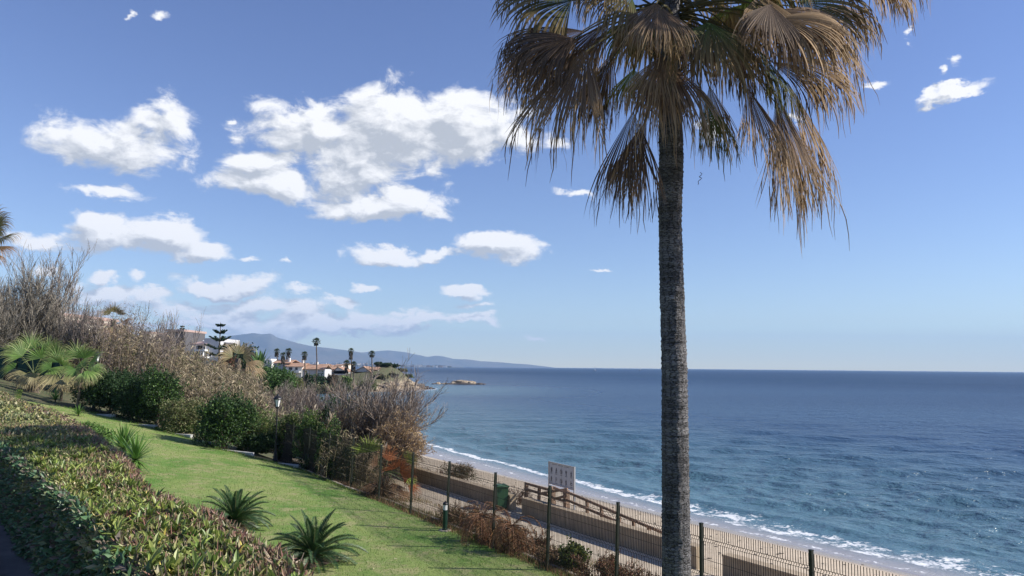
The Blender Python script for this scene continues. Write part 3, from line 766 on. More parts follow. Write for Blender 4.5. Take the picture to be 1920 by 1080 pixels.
def line(mb, x0, y0, x1, y1, w, off=.0195):
    dx, dy = x1 - x0, y1 - y0; l = math.hypot(dx, dy); w = w * 1.3; nx, ny = -dy / l * w / 2, dx / l * w / 2
    flat(mb, [(x0 + nx, y0 + ny), (x1 + nx, y1 + ny), (x1 - nx, y1 - ny), (x0 - nx, y0 - ny)], off)
for r_ in range(2):
    for c_ in range(5):
        cx, cy = SW * (.105 + .198 * c_), SH * (.34 if r_ == 0 else .76); h = .098
        mb = MB(); kind = (r_ * 5 + c_)
        if kind in (0, 1, 4, 5, 8):
            disc(mb, cx - .01 + .02 * (kind % 2), cy - h * .8, .024); line(mb, cx, cy - h * .55, cx - .01, cy + h * .2, .045)
            line(mb, cx - .005, cy + h * .15, cx - .045, cy + h, .024); line(mb, cx, cy + h * .15, cx + .045, cy + h, .024)
            line(mb, cx, cy - h * .4, cx + (.06 if kind % 2 else -.06), cy - h * .1, .02)
            if kind == 0: line(mb, cx + .06, cy - h, cx + .075, cy + h * .5, .02)
        elif kind in (2, 7):
            disc(mb, cx, cy, .092, .076); line(mb, cx - .055, cy - .055, cx + .055, cy + .055, .016); line(mb, cx + .02, cy - .05, cx - .01, cy + .05, .03)
        elif kind == 3:
            line(mb, cx - .05, cy - h * .8, cx + .02, cy + h, .03); line(mb, cx + .05, cy - h * .3, cx - .03, cy + h * .2, .03); disc(mb, cx + .03, cy - h * .7, .022)
        elif kind == 6:
            line(mb, cx - .03, cy - h, cx - .03, cy + h, .018); disc(mb, cx + .01, cy - h * .45, .05, .03, a0=-1.6, a1=1.6); line(mb, cx + .03, cy, cx + .05, cy + h * .2, .02)
        else:
            disc(mb, cx, cy + .01, .07, .05, a0=0, a1=3.6); line(mb, cx - .03, cy - h, cx - .02, cy + .02, .022); line(mb, cx - .04, cy, cx + .05, cy - .02, .022)
        mb.build('pictogram', M_ink, sign)
        mb = MB(); line(mb, cx - .07, cy + h * 1.35, cx + .07, cy + h * 1.35, .012); mb.build('caption', M_ink, sign)
mb = MB(); 
for q in range(14):
    if q not in (4, 9): line(mb, SW * (.14 + .05 * q), SH * .075, SW * (.14 + .05 * q) + .035, SH * .075, .025)
mb.build('heading', M_ink, sign)['kind'] = 'stuff'

# ------------------------------------------------------------------ litter bin
M_bin = mat('green_plastic', (0.045, 0.12, 0.06), 0.45, vary=.1)
bx, by = at(940, 900, 29.0).x, 29.0; bz = 1.655
bin_ = empty('litter_bin', (bx, by, bz), 'green wheeled litter bin with closed lid by the beige wall', 'bin')
ang = math.atan2(T_[1], T_[0])
def taper(c, w0, d0, w1, d1, h, rz):
    V = []
    for (w, d, z) in ((w0, d0, 0), (w1, d1, h)):
        for i, j in ((-1, -1), (1, -1), (1, 1), (-1, 1)): V.append((i * w / 2, j * d / 2, z))
    V = np.array(V); cs, sn_ = math.cos(rz), math.sin(rz); V = V @ np.array([[cs, sn_, 0], [-sn_, cs, 0], [0, 0, 1]]) + np.array(c)
    return V, [(0, 3, 2, 1), (4, 5, 6, 7), (0, 1, 5, 4), (1, 2, 6, 5), (2, 3, 7, 6), (3, 0, 4, 7)]
b_ = MB().add(*taper((bx, by, bz + .06), .34, .36, .44, .46, .76, .3)).build('bin_body', M_bin, bin_)
lid = MB().add(*taper((bx, by, bz + .82), .49, .51, .51, .54, .04, .3)); lid.add(*taper((bx, by, bz + .86), .47, .49, .36, .38, .045, .3)); lid.build('lid', M_bin, bin_)
for q in (-1, 1): MB().tubes([[(bx + q * .19, by + .2, bz + .09), (bx + q * .19 + .05, by + .2, bz + .09)]], .09, 12).build('wheel', M_fence, bin_)
MB().beam((bx - .22, by - .29, bz + .84), (bx + .22, by - .25, bz + .84), .03, .03).build('handle', M_bin, bin_)

# ------------------------------------------------------------------ lamps
M_lampw = mat('lamp_opal', (0.78, 0.78, 0.76), 0.4)
M_green = mat('dark_green_paint', (0.012, 0.045, 0.028), 0.4)
M_black = mat('black_paint', (0.012, 0.012, 0.014), 0.45)
x, y, z = ground_at(834, 997, t1=60); z += .03
bol = empty('bollard_light', (x, y, z), 'short dark green bollard light with white lens at the lawn edge', 'bollard light')
MB().lathe((x, y, z), [(.001, .03), (.17, .03), (.19, .0), (.19, -.1)], 10).build('footing', M_conc, bol)
MB().lathe((x, y, z), [(.085, .03), (.085, .06), (.068, .07), (.068, .60), (.001, .60)], 20).build('post', M_green, bol)
MB().lathe((x, y, z), [(.06, .60), (.062, .76), (.001, .76)], 20).build('lens', M_lampw, bol)
MB().lathe((x, y, z), [(.078, .755), (.08, .78), (.06, .81), (.015, .845), (.01, .87), (.0, .88)], 20).build('cap', M_black, bol)
def lantern(px, top, Y, label, gr='lanterns along the lawn'):
    t_ = at(px, top, Y); x, y = t_.x, t_.y; z = H1(x, y); h = t_.z - z
    r = empty('lamp_post', (x, y, z), label, 'lamp post', gr)
    MB().lathe((x, y, z), [(.13, -.1), (.13, .12), (.10, .16), (.07, .5), (.05, .55), (.04, 1.0), (.036, h - 1.3), (.05, h - 1.27), (.036, h - 1.24), (.03, h - .68), (.001, h - .68)], 12).build('post', M_black, r)
    MB().lathe((x, y, z), [(.03, h - .72), (.09, h - .66), (.10, h - .62), (.001, h - .62)], 6).build('lantern_base', M_black, r)
    MB().lathe((x, y, z), [(.085, h - .62), (.155, h - .27)], 6).build('lantern_glass', M_lampw, r)
    for i in range(6):
        a = i * math.pi / 3
        MB().beam((x + .09 * math.cos(a), y + .09 * math.sin(a), z + h - .62), (x + .162 * math.cos(a), y + .162 * math.sin(a), z + h - .27), .018, .018).build('lantern_bar', M_black, r)
    MB().lathe((x, y, z), [(.16, h - .28), (.21, h - .26), (.19, h - .21), (.10, h - .12), (.07, h - .10), (.06, h - .05), (.02, h - .03), (.0, h)], 12).build('lantern_cap', M_black, r)
    MB().beam((x - .16, y, z + h - 1.15), (x + .02, y, z + h - 1.15), .03, .03).build('ladder_bar', M_black, r)
lantern(521, 738, 36.2, 'black lamp post with white glass lantern standing in the green bushes')
lantern(183, 658, 44.0, 'far lamp post with dark lantern half hidden behind the fan palms')

# ------------------------------------------------------------------ houses
M_glass = mat('window_glass', (0.05, 0.06, 0.075), 0.08, spec=.8)
M_tile = mat('terracotta_tiles', (0.42, 0.265, 0.18), 0.85, alt=(0.33, 0.20, 0.135), nscale=.6, vary=.2)
M_cream = mat('cream_render', (0.66, 0.60, 0.50), 0.85, vary=.06)
M_shadegrey = mat('shade_grey_render', (0.52, 0.52, 0.53), 0.85, vary=.08)  # grey stands in for white walls in shade, also for grey gables
M_dark = mat('dark_cladding', (0.10, 0.095, 0.10), 0.8, vary=.15)
M_rust = mat('pinkish_roof', (0.42, 0.30, 0.26), 0.9, vary=.1)
class House:
    """facade facing the camera, described by pixels at one depth"""
    def __init__(s, px0, px1, Y, label, cat='house', rz=0.0, group=None, ybase=None):
        a, b = at(px0, 690, Y), at(px1, 690, Y)
        s.Y = Y; s.x0, s.x1 = a.x, b.x; s.k = Y / F_PX
        zb = H1((a.x + b.x) / 2, Y) - .5
        s.root = empty('house' if cat == 'house' else 'villa', ((a.x + b.x) / 2, Y, zb), label, cat, group)
        s.zb = zb
    def x(s, px): return at(px, 690, s.Y).x
    def z(s, px, py): return at(px, py, s.Y).z
    def block(s, name, p0, p1, yt, dep, m, yb=None, dy=0.0):
        x0, x1 = s.x(p0), s.x(p1); zt = s.z((p0 + p1) / 2, yt); zb = s.zb if yb is None else s.z((p0 + p1) / 2, yb)
        return MB().box(((x0 + x1) / 2, s.Y + dy + dep / 2, (zt + zb) / 2), (x1 - x0, dep, zt - zb)).build(name, m, s.root)
    def window(s, p0, p1, yt, yb, dy=0.0, fr=None):
        x0, x1 = s.x(p0), s.x(p1); zt, zb = s.z((p0 + p1) / 2, yt), s.z((p0 + p1) / 2, yb)
        cx, cz, wd, hh = (x0 + x1) / 2, (zt + zb) / 2, x1 - x0, zt - zb
        y = s.Y + dy
        mb = MB(); t = .09
        mb.box((cx, y - .03, zt - t / 2), (wd, .08, t)); mb.box((cx, y - .03, zb + t / 2), (wd, .08, t))
        mb.box((x0 + t / 2, y - .03, cz), (t, .08, hh - 2 * t)); mb.box((x1 - t / 2, y - .03, cz), (t, .08, hh - 2 * t))
        w = mb.build('window', fr or M_white, s.root)
        o = MB().box((cx, y - .02, cz), (wd - 2 * t, .03, hh - 2 * t)).build('pane', M_glass, None, origin=tuple(s.root.location)); o.location = (0, 0, 0); o.parent = w
        return w
    def gable(s, p0, p1, ye, yr, dep, m, dy=-.4, over=.35, rc=.5, thick=.14):
        """roof with the ridge along the view direction"""
        x0, x1 = s.x(p0) - over, s.x(p1) + over; xr = x0 + (x1 - x0) * rc; ze, zr = s.z(p0, ye), s.z((p0 + p1) / 2, yr)
        y0, y1 = s.Y + dy, s.Y + dep + .4
        V = []
        for y in (y0, y1): V += [(x0, y, ze), (xr, y, zr), (x1, y, ze), (x1, y, ze - thick), (xr, y, zr - thick), (x0, y, ze - thick)]
        s.rf = MB().add(V, [(0, 1, 7, 6), (1, 2, 8, 7), (5, 11, 10, 4), (4, 10, 9, 3), (0, 6, 11, 5), (2, 3, 9, 8)]).add(V, [(0, 5, 4, 1), (1, 4, 3, 2), (6, 7, 10, 11), (7, 8, 9, 10)]).build('roof', m, s.root)
        V = [(x0 + over, s.Y, ze - thick - .6), (x1 - over, s.Y, ze - thick - .6), (x1 - over, s.Y, ze - thick + .05), (xr, s.Y, zr - thick), (x0 + over, s.Y, ze - thick + .05)]
        MB().add(V, [(0, 1, 2, 3, 4)]).build('gable_wall', s.gm, s.root)
    def lean_roof(s, p0, p1, ye, yr, dep, m, dy=-.5, over=.3):
        """eave towards the camera, ridge behind"""
        x0, x1 = s.x(p0) - over, s.x(p1) + over; ze = s.z((p0 + p1) / 2, ye); zr = ze + (s.z(p0, yr) - s.z(p0, ye))
        y0, yr_, y1 = s.Y + dy, s.Y + dep / 2, s.Y + dep + .5; t = .15
        V = []
        for x in (x0, x1): V += [(x, y0, ze), (x, yr_, zr), (x, y1, ze), (x, y1, ze - t), (x, yr_, zr - t), (x, y0, ze - t)]
        return MB().add(V, [(0, 6, 7, 1), (1, 7, 8, 2), (5, 4, 10, 11), (4, 3, 9, 10), (0, 5, 11, 6), (2, 8, 9, 3)]).add(V, [(0, 1, 4, 5), (1, 2, 3, 4), (6, 11, 10, 7), (7, 10, 9, 8)]).build('roof', m, s.root)
    def chimney(s, p0, p1, yt, yb, m, dy=2):
        o = s.block('chimney', p0, p1, yt, 1.0, m, yb, dy); return o

# modern villa left of the monkey-puzzle-like pine
v = House(354, 409, 118, 'white modern villa with terraces beside the tiered pine', 'villa')
v.block('wall', 380, 408, 634, 9, M_shadegrey)
v.block('wall', 361, 380, 648, 8, M_shadegrey, dy=1)
v.block('wall', 350, 361, 662, 8, M_white, dy=.5)
v.block('tower', 408.2, 412, 641, 4, M_dark, dy=2)
v.lean_roof(360, 384, 645, 639, 7, M_rust, dy=-.6)
v.block('balcony_slab', 359, 389, 655.5, 2.4, M_white, 658.5, dy=-1.4)
v.block('balcony_slab', 356, 392, 667.5, 2.8, M_white, 671.5, dy=-1.8)
v.window(363, 377, 647, 655, dy=1); v.window(378.3, 384, 648.5, 655.5, dy=0); v.window(384.5, 388, 657, 664)
v.window(358, 365, 661, 669, dy=1.0); v.window(366, 378, 660, 669, dy=1.0); v.window(389, 396, 661, 669)
v.block('column', 379.2, 380.6, 659, .3, M_white, 668, dy=-1.2); v.block('column', 384, 385.4, 659, .3, M_white, 668, dy=-1.2)
for q in range(6): v.block('chimney', 362 + q * 3, 363 + q * 3, 636.5, .4, M_shadegrey, 640, dy=3)

v = House(308, 343, 150, 'dark grey flat-roofed house with pinkish roof terrace behind the reeds', 'house')
v.block('wall', 309, 343, 622, 10, M_dark); v.block('parapet', 308, 343.5, 617.5, 11, M_rust, 621.5, dy=-.4)
v.window(313, 319, 626, 633); v.window(325, 332, 626, 633)
v = House(262, 285, 150, 'pale house with flat roof glimpsed through the bare reed tops')
v.block('wall', 258, 278, 625, 10, M_cream); v.block('roof_slab', 256, 279, 621.5, 11, M_rust, 624.8, dy=-.5); v.window(264, 270, 629, 636)
v.block('wall', 284.5, 308, 627, 8, M_white, dy=1.2)

v = House(-60, 128, 78, 'cream apartment house behind the big bare grey tree', 'building')
v.block('wall', -60, 95, 590, 12, M_cream); v.block('wall', 95, 128, 604, 9, M_cream, dy=1.5)
v.block('roof_slab', -62, 97, 584, 13.4, M_rust, 589.8, dy=-.7); v.block('roof_slab', 95.5, 130, 599, 10, M_rust, 603.8, dy=.8)
for q, (a, b) in enumerate([(-40, -22), (-8, 8), (20, 34), (44, 58), (68, 82)]):
    v.window(a, b, 602, 620); v.window(a, b, 640, 660)
for yy in (626, 668): v.block('balcony_slab', -58, 92, yy, 1.6, M_white, yy + 5, dy=-1.6)
for q in range(9): v.block('column', -55 + q * 18, -53.5 + q * 18, 590.2, .4, M_cream, 626, dy=-1.5)
v.window(102, 112, 610, 624, dy=1.5); v.window(116, 124, 610, 624, dy=1.5)

# headland houses
def hh(*a, **k): return House(*a, group='houses on the headland', **k)
v = hh(494, 509, 215, 'small flat-roofed white block left of the long tiled house')
v.block('wall', 494, 509, 675.5, 8, M_white); v.block('parapet', 494.5, 506, 672.8, 6, M_white, 675.4, dy=.6)
v.window(497, 500, 677, 680)
v = hh(509, 606, 205, 'long white house with sloping terracotta roof and bright facade')
v.block('wall', 535, 566, 687, 9, M_white); v.block('wall', 509, 535, 680, 10, M_shadegrey, dy=2); v.block('wall', 566.2, 606, 692, 9, M_shadegrey, dy=1)
v.lean_roof(509, 540, 680.5, 674, 12, M_tile, dy=1.4); v.lean_roof(534.5, 568, 687, 680.5, 9, M_tile); v.lean_roof(567.5, 606, 692, 683, 9, M_tile, dy=.4)
v.window(541, 549, 688, 694.5); v.window(553, 559, 688, 694.5)
v.chimney(533, 536.5, 671, 682, M_white, 3); v.chimney(553, 557, 673, 684, M_white, 6); v.chimney(584, 588, 678.5, 690, M_white, 4)
v.block('terrace_wall', 530, 565, 695.5, 2.2, M_white, 698.5, dy=-2.3)
v = hh(610, 650, 215, 'grey gabled house with tiled roof in the middle of the headland')
v.gm = M_shadegrey; v.block('wall', 626, 649, 695, 9, M_shadegrey); v.gable(626, 649, 696, 687.5, 9, M_tile, rc=.35)
v.block('wall', 611, 625.8, 692.5, 9, M_cream, dy=2); v.lean_roof(611, 624, 692, 687, 8, M_tile, dy=1.4)
v = hh(660, 707, 216, 'tall gabled house greyed for shade, with white garage door near the headland end')
v.gm = M_shadegrey; v.block('wall', 664, 694, 697, 10, M_shadegrey); v.gable(664, 694, 697, 686.8, 10, M_tile, rc=.58)
v.block('wall', 694.2, 706, 693, 7, M_white, dy=3); v.lean_roof(694.5, 706, 693, 688, 7, M_tile, dy=2.5)
v.block('garage_door', 668, 678, 704, .12, M_white, 711, dy=-.12)
for q, (a, b, t_) in enumerate([(596, 612, 683.5), (612.5, 622, 685), (628, 640, 684), (643, 652, 682.5), (578, 594, 685)]):
    lab = ['pale house behind the tall leaning palm', 'low cream house behind the grey gabled house', 'white house just above the grey gable', 'small white house left of the palm trio', 'pale house behind the long tiled roof'][q]
    v = hh(a, b, 262 + 3 * q, lab); v.block('wall', a, b, t_ + 1.3, 8, M_cream if q % 2 else M_white); v.lean_roof(a, b, t_ + 1.2, t_ - 1.0, 8, M_tile)
    v.window(a + 3, a + 6, t_ + 2, t_ + 4)

# dark green windbreak screen far left
M_screen = mat('green_windbreak', (0.012, 0.055, 0.042), 0.8, vary=.25, nscale=1)
scr = empty('windbreak_fence', tuple(at(40, 735, 50)), 'dark green fabric windbreak fence behind the fan palms', 'fence')
for i in range(8):
    a, b = at(-60 + 22 * i, 741, 50.5 - .2 * i), at(-60 + 22 * (i + 1), 741, 50.5 - .2 * (i + 1))
    a.z = b.z = H1(a.x, a.y) + .95; b.z = a.z
    MB().beam(a, b, .04, 2.1).build('screen_panel', M_screen, scr)
    MB().beam((a.x, a.y - .06, a.z - 1.1), (a.x, a.y - .06, a.z + 1.15), .06, .06).build('fence_post', M_fence, scr)

# upper terrace with edging at the lower left corner
M_pave = mat('dark_paving', (0.16, 0.14, 0.13), 0.85, alt=(0.11, 0.10, 0.09), nscale=2, vary=.2, bump=.3)
M_tile2 = mat('terrace_paving', (0.42, 0.36, 0.34), 0.8, alt=(0.34, 0.28, 0.27), nscale=2, vary=.15, bump=.2)
ter = empty('terrace_edging', (-4.95, 7.4, 4.9)); ter['kind'] = 'structure'
pe = [Vector((-1.45, 3.0, 4.9)), Vector((-2.35, 4.1, 4.9)), Vector((-4.97, 7.4, 4.9)), Vector((-6.8, 9.7, 4.9)), Vector((-9.1, 12.6, 4.9)), Vector((-13.2, 19.0, 4.9))]
for a, b in zip(pe[:-1], pe[1:]):
    L = (b - a).length; kk = int(L / .5); d = (b - a) / kk
    for i in range(kk): MB().beam(a + d * (i + .02), a + d * (i + .98), .16, .12).build('edging_stone', M_tile2, ter)
mb = MB(); A = np.array([[p.x + .75, p.y + .45, p.z - .03] for p in pe]); B = A + np.array([-8, -3, 0]); mb.grid(np.stack([A, B], 1)); o = mb.build('terrace_paving', M_pave); o['kind'] = 'structure'

# islet, rocks at the headland
M_rock = mat('pale_rock', (0.46, 0.38, 0.27), 0.9, alt=(0.27, 0.20, 0.13), nscale=.9, vary=.25, bump=.7, bscale=3, bdist=.3)
M_rockd = mat('dark_wet_rock', (0.06, 0.05, 0.045), 0.6, alt=(0.11, 0.09, 0.07), nscale=1.2, vary=.25, bump=.7, bscale=3, bdist=.2)
def rock_mb(c, r, seed, mb=None, nu=12, nv=8):
    mb = mb or MB(); rg = np.random.default_rng(seed)
    th = np.linspace(0, 2 * np.pi, nu + 1)[:-1]; ph = np.linspace(-.5, .5, nv) * np.pi
    P, Tt = np.meshgrid(ph, th, indexing='ij')
    d = np.stack([np.cos(P) * np.cos(Tt), np.cos(P) * np.sin(Tt), np.sin(P)], -1)
    k = 1 + .32 * (fbm(d[..., 0] * 2.1 + seed, d[..., 1] * 2.1 + d[..., 2] * 1.7, 3, seed) - .5) * 2
    V = d * k[..., None] * np.array(r) + np.array(c)
    idx = np.arange(nu * nv).reshape(nv, nu); a, b = idx[:-1], idx[1:]
    mb.add(V.reshape(-1, 3), np.stack([a, np.roll(a, -1, 1), np.roll(b, -1, 1), b], -1).reshape(-1, 4)); return mb
isl = empty('rock_islet', tuple(at(865, 721, 297).xy) + (0,), 'long pale flat-topped rock islet off the headland', 'rock')
for i, (px, w, h, m, nm) in enumerate([(822, 2.0, .75, M_rock, 'pale_rock'), (835, 3.2, .5, M_rock, 'pale_rock'), (870, 9.5, 1.75, M_rock, 'pale_rock'), (852, 3.2, 1.25, M_rock, 'pale_rock'), (884, 4.0, 1.35, M_rock, 'pale_rock'), (815, 1.8, .4, M_rockd, 'dark_rock'), (845, 4.5, .5, M_rockd, 'dark_rock'), (868, 10.5, .75, M_rockd, 'dark_rock'), (900, 3.4, .7, M_rockd, 'dark_rock'), (908, 1.6, .45, M_rockd, 'dark_rock')]):
    p = at(px, 700, 297); rock_mb((p.x, 297 + (-1.5 if nm == 'dark_rock' else 0), 0.0), (w / 2 * 1.02, 2.6, h), 31 + i, nu=22, nv=12).build(nm, m, isl, smooth=False)
# boulders around the point
rg = np.random.default_rng(11); proto = {}
def boulder_row():
    spots = []
    shore = empty('rock_shore', (-38, 203, 0), 'pale boulders piled along the foot of the headland', 'rocks'); reef = empty('dark_reef', (-29, 230, 0), 'dark wet boulders trailing off the headland tip', 'rocks')
    ed = [(600, 734, 197), (640, 733.5, 199), (690, 732.5, 202), (720, 731.5, 206), (745, 730.8, 212), (765, 729.5, 220), (785, 727.5, 230), (800, 727, 236)]
    for i in range(120):
        t = rg.uniform(0, len(ed) - 1); k = int(t); f = t - k; a, b = ed[k], ed[min(k + 1, len(ed) - 1)]
        px = a[0] + (b[0] - a[0]) * f; Y = a[2] + (b[2] - a[2]) * f + rg.uniform(-1.0, 2.5)
        spots.append((px, Y, rg.uniform(.35, 1.0), i % 4 == 0 or px > 775))
    for i in range(16): spots.append((rg.uniform(785, 818), rg.uniform(228, 240), rg.uniform(.4, .9), True))
    for i, (px, Y, r, dk) in enumerate(spots):
        key = (i % 5, dk)
        if key not in proto: proto[key] = rock_mb((0, 0, 0), (1, .9, .7), 70 + i % 5, nu=8, nv=6).build('boulder', M_rockd if dk else M_rock, link=False).data
        o = bpy.data.objects.new('boulder', proto[key]); COL.objects.link(o)
        x = at(px, 700, Y).x; o.location = (x, Y, max(H1(x, Y), -.15) + .1 * r); o.rotation_euler = (0, 0, rg.uniform(0, 6)); o.scale = (r * rg.uniform(1, 1.6), r, r)
        o.parent = reef if dk else shore; o.location = o.location - o.parent.location
boulder_row()
# two sails on the horizon
M_sail = mat('sail_cloth', (0.8, 0.8, 0.8), .7); M_hull = mat('hull_paint', (0.3, 0.3, 0.33), .5)
for px, Y, s_, lab in ((1115, 1500, 1.0, 'tiny white sailing boat on the horizon left of the palm trunk'), (1200, 2200, 1.0, 'very distant small boat on the horizon close to the palm trunk')):
    p = at(px, 690, Y); r = empty('sailing_boat', (p.x, Y, 0), lab, 'boat', rz=0)
    V = np.array([(-4, 0, 1), (-3, -1.2, 1), (3, -1.2, 1), (4, 0, 1), (3, 1.2, 1), (-3, 1.2, 1), (-3.2, 0, -.3), (3, 0, -.3)]) * s_ + np.array([p.x, Y, 0])
    MB().add(V, [(0, 1, 6, 6), (0, 6, 6, 5), (1, 2, 7, 6), (2, 3, 7, 7), (3, 4, 7, 7), (4, 5, 6, 7)][2:3] + [(4, 5, 6, 7)]).add(V, [(0, 1, 6), (0, 6, 5), (2, 3, 7), (3, 4, 7)]).add(V, [(0, 1, 2, 3, 4, 5)]).build('hull', M_hull, r)
    MB().add(np.array([(-.3, -.05, 1.6), (3.2, -.05, 1.8), (-.3, -.05, 9.5), (-.3, .05, 1.6), (3.2, .05, 1.8), (-.3, .05, 9.5)]) * s_ + np.array([p.x, Y, 0]), [(0, 1, 2), (3, 5, 4), (0, 2, 5), (0, 5, 3), (1, 4, 5), (1, 5, 2)]).build('sail', M_sail, r)
# ------------------------------------------------------------------ plant materials
M_leaf = mat('leaves', (1, 1, 1), 0.5, tint=True, island=0.3, translucent=0.28, spec=.35)
M_waxy = mat('waxy_leaves', (1, 1, 1), 0.44, tint=True, island=0.28, translucent=0.22, spec=.5)
M_dry = mat('dry_leaves', (1, 1, 1), 0.75, tint=True, island=0.3, translucent=0.25, spec=.25)
M_twig = mat('twigs', (1, 1, 1), 0.9, tint=True, island=0.25, spec=.2)
M_bark = mat('bark', (0.17, 0.13, 0.095), 0.95, alt=(0.10, 0.08, 0.06), nscale=5, vary=.2, bump=.6, bscale=25)
def unit(v): return v / (np.linalg.norm(v, axis=-1, keepdims=True) + 1e-9)
def rv(n, rg=rng): return unit(rg.normal(size=(n, 3)))
def pal(cols, n, rg=rng, j=.2):
    c = np.array(cols, float); return c[rg.integers(0, len(c), n)] * rg.uniform(1 - j, 1 + j, (n, 1))

# ---- fan-palm leaf
def fan_leaf(hub, axis, normal, Rl, spread, nseg, droop, fuse, cbase, cmid, ctip, K=8, rg=rng, gap=1.0, kink=0.0, strands=0.0, pre=.22):
    """returns an MB with one palmate blade"""
    a = unit(np.array(axis, float)); nn = np.array(normal, float); nn = unit(nn - a * (nn @ a)); l = np.cross(nn, a)
    th = np.linspace(-spread, spread, nseg) + rg.normal(0, .010, nseg); dth = 2 * spread / nseg
    L = Rl * (0.62 + 0.38 * np.cos(th * .62)) * rg.uniform(.86, 1.08, nseg)
    d = np.cos(th)[:, None] * a + np.sin(th)[:, None] * l + nn * (0.22 * np.cos(th * 1.2))[:, None]
    d = unit(d); P = [np.repeat(np.array(hub, float)[None], nseg, 0)]; ds = [d.copy()]
    lat = rg.normal(0, .10, (nseg, 3)) + np.repeat(rg.normal(0, .16, (nseg // 4 + 1, 3)), 4, 0)[:nseg]
    for k in range(1, K + 1):
        t = k / K
        w = droop * (pre * t + 3.7 * max(0, t - fuse * .85) ** 1.0) / K * 2.2
        d = unit(d + np.array([0, 0, -1.0]) * w * rg.uniform(.8, 1.25, (nseg, 1)) + (lat * (t > fuse) * .28))
        P.append(P[-1] + d * (L / K)[:, None]); ds.append(d.copy())
    P = np.stack(P, 1); Dd = np.stack(ds, 1)
    t = np.linspace(0, 1, K + 1)
    wt = np.where(t <= fuse, t, fuse * np.clip((1 - t) / (1 - fuse), 0, 1) ** .75 * gap + .004)
    W = L[:, None] * dth * .60 * wt[None]
    tang = -np.sin(th)[:, None] * a + np.cos(th)[:, None] * l
    side = unit(np.repeat(tang[:, None], K + 1, 1) - Dd * np.sum(tang[:, None] * Dd, -1, keepdims=True))
    nrm = np.cross(Dd, side)
    tilt = (np.where(np.arange(nseg) % 2, 1, -1) * .30)[:, None, None]
    side = unit(side + nrm * tilt)
    cb, cm, ct = (np.array(c) for c in (cbase, cmid, ctip))
    seg = rg.uniform(-.25, .25, nseg)
    tt_ = np.clip(t[None] * 1.0 + seg[:, None] * .6, 0, 1)[..., None]
    c = np.where(tt_ < .45, cb + (cm - cb) * (tt_ / .45), cm + (ct - cm) * ((tt_ - .45) / .55)) * rg.uniform(.8, 1.2, (nseg, 1, 1))
    mb = MB(); mb.ribbons(P, W, side, c)
    if strands:
        n = int(nseg * strands); i = rg.integers(0, nseg, n); k = rg.integers(int(K * fuse), K, n); B = P[i, k]; dd = unit(Dd[i, k] * .5 + np.array([0, 0, -1.0]) + rg.normal(0, .12, (n, 3)))
        Q = [B]; Lx_ = rg.uniform(.15, .55, n)[:, None] * Rl / 1.5
        for _ in range(3): Q.append(Q[-1] + dd * Lx_ / 3); dd = unit(dd + np.array([0, 0, -.6]) + rg.normal(0, .15, (n, 3)))
        mb.ribbons(np.stack(Q, 1), np.array([.008, .008, .006, .002])[None] * np.ones((n, 1)), unit(np.cross(dd, rv(n, rg))), np.array([ct, cm, ct * .7])[rg.integers(0, 3, n)] * rg.uniform(.6, 1.2, (n, 1)))
    return mb
def petiole_mb(p0, p1, sag, w, col):
    t = np.linspace(0, 1, 7)[:, None]; p0, p1 = np.array(p0, float), np.array(p1, float)
    P = p0 + (p1 - p0) * t + np.array([0, 0, 1.0]) * sag * (4 * t * (1 - t))
    mb = MB(); mb.tubes(P[None], np.linspace(w, w * .45, 7)[None], 4, col); return mb
def add_leaf(root, hub, heart, axis, normal, Rl, spread, nseg, droop, fuse, cols, pcol, sag=.12, pw=.022, K=8, m=None, rg=rng, gap=1.0, name='frond', strands=0.0, pre=.22):
    if m is not None and m is M_leaf: fuse, gap = .50, .72
    o = fan_leaf(hub, axis, normal, Rl, spread, nseg, droop, fuse, *cols, K=K, rg=rg, gap=gap, strands=strands, pre=pre).build(name, m or M_dry, root)
    p = petiole_mb(heart, np.array(hub, float) + unit(np.array(axis, float)) * .06, sag, pw, pcol).build('petiole', m or M_dry, None, origin=tuple(root.location)); p.location = (0, 0, 0); p.parent = o
    return o

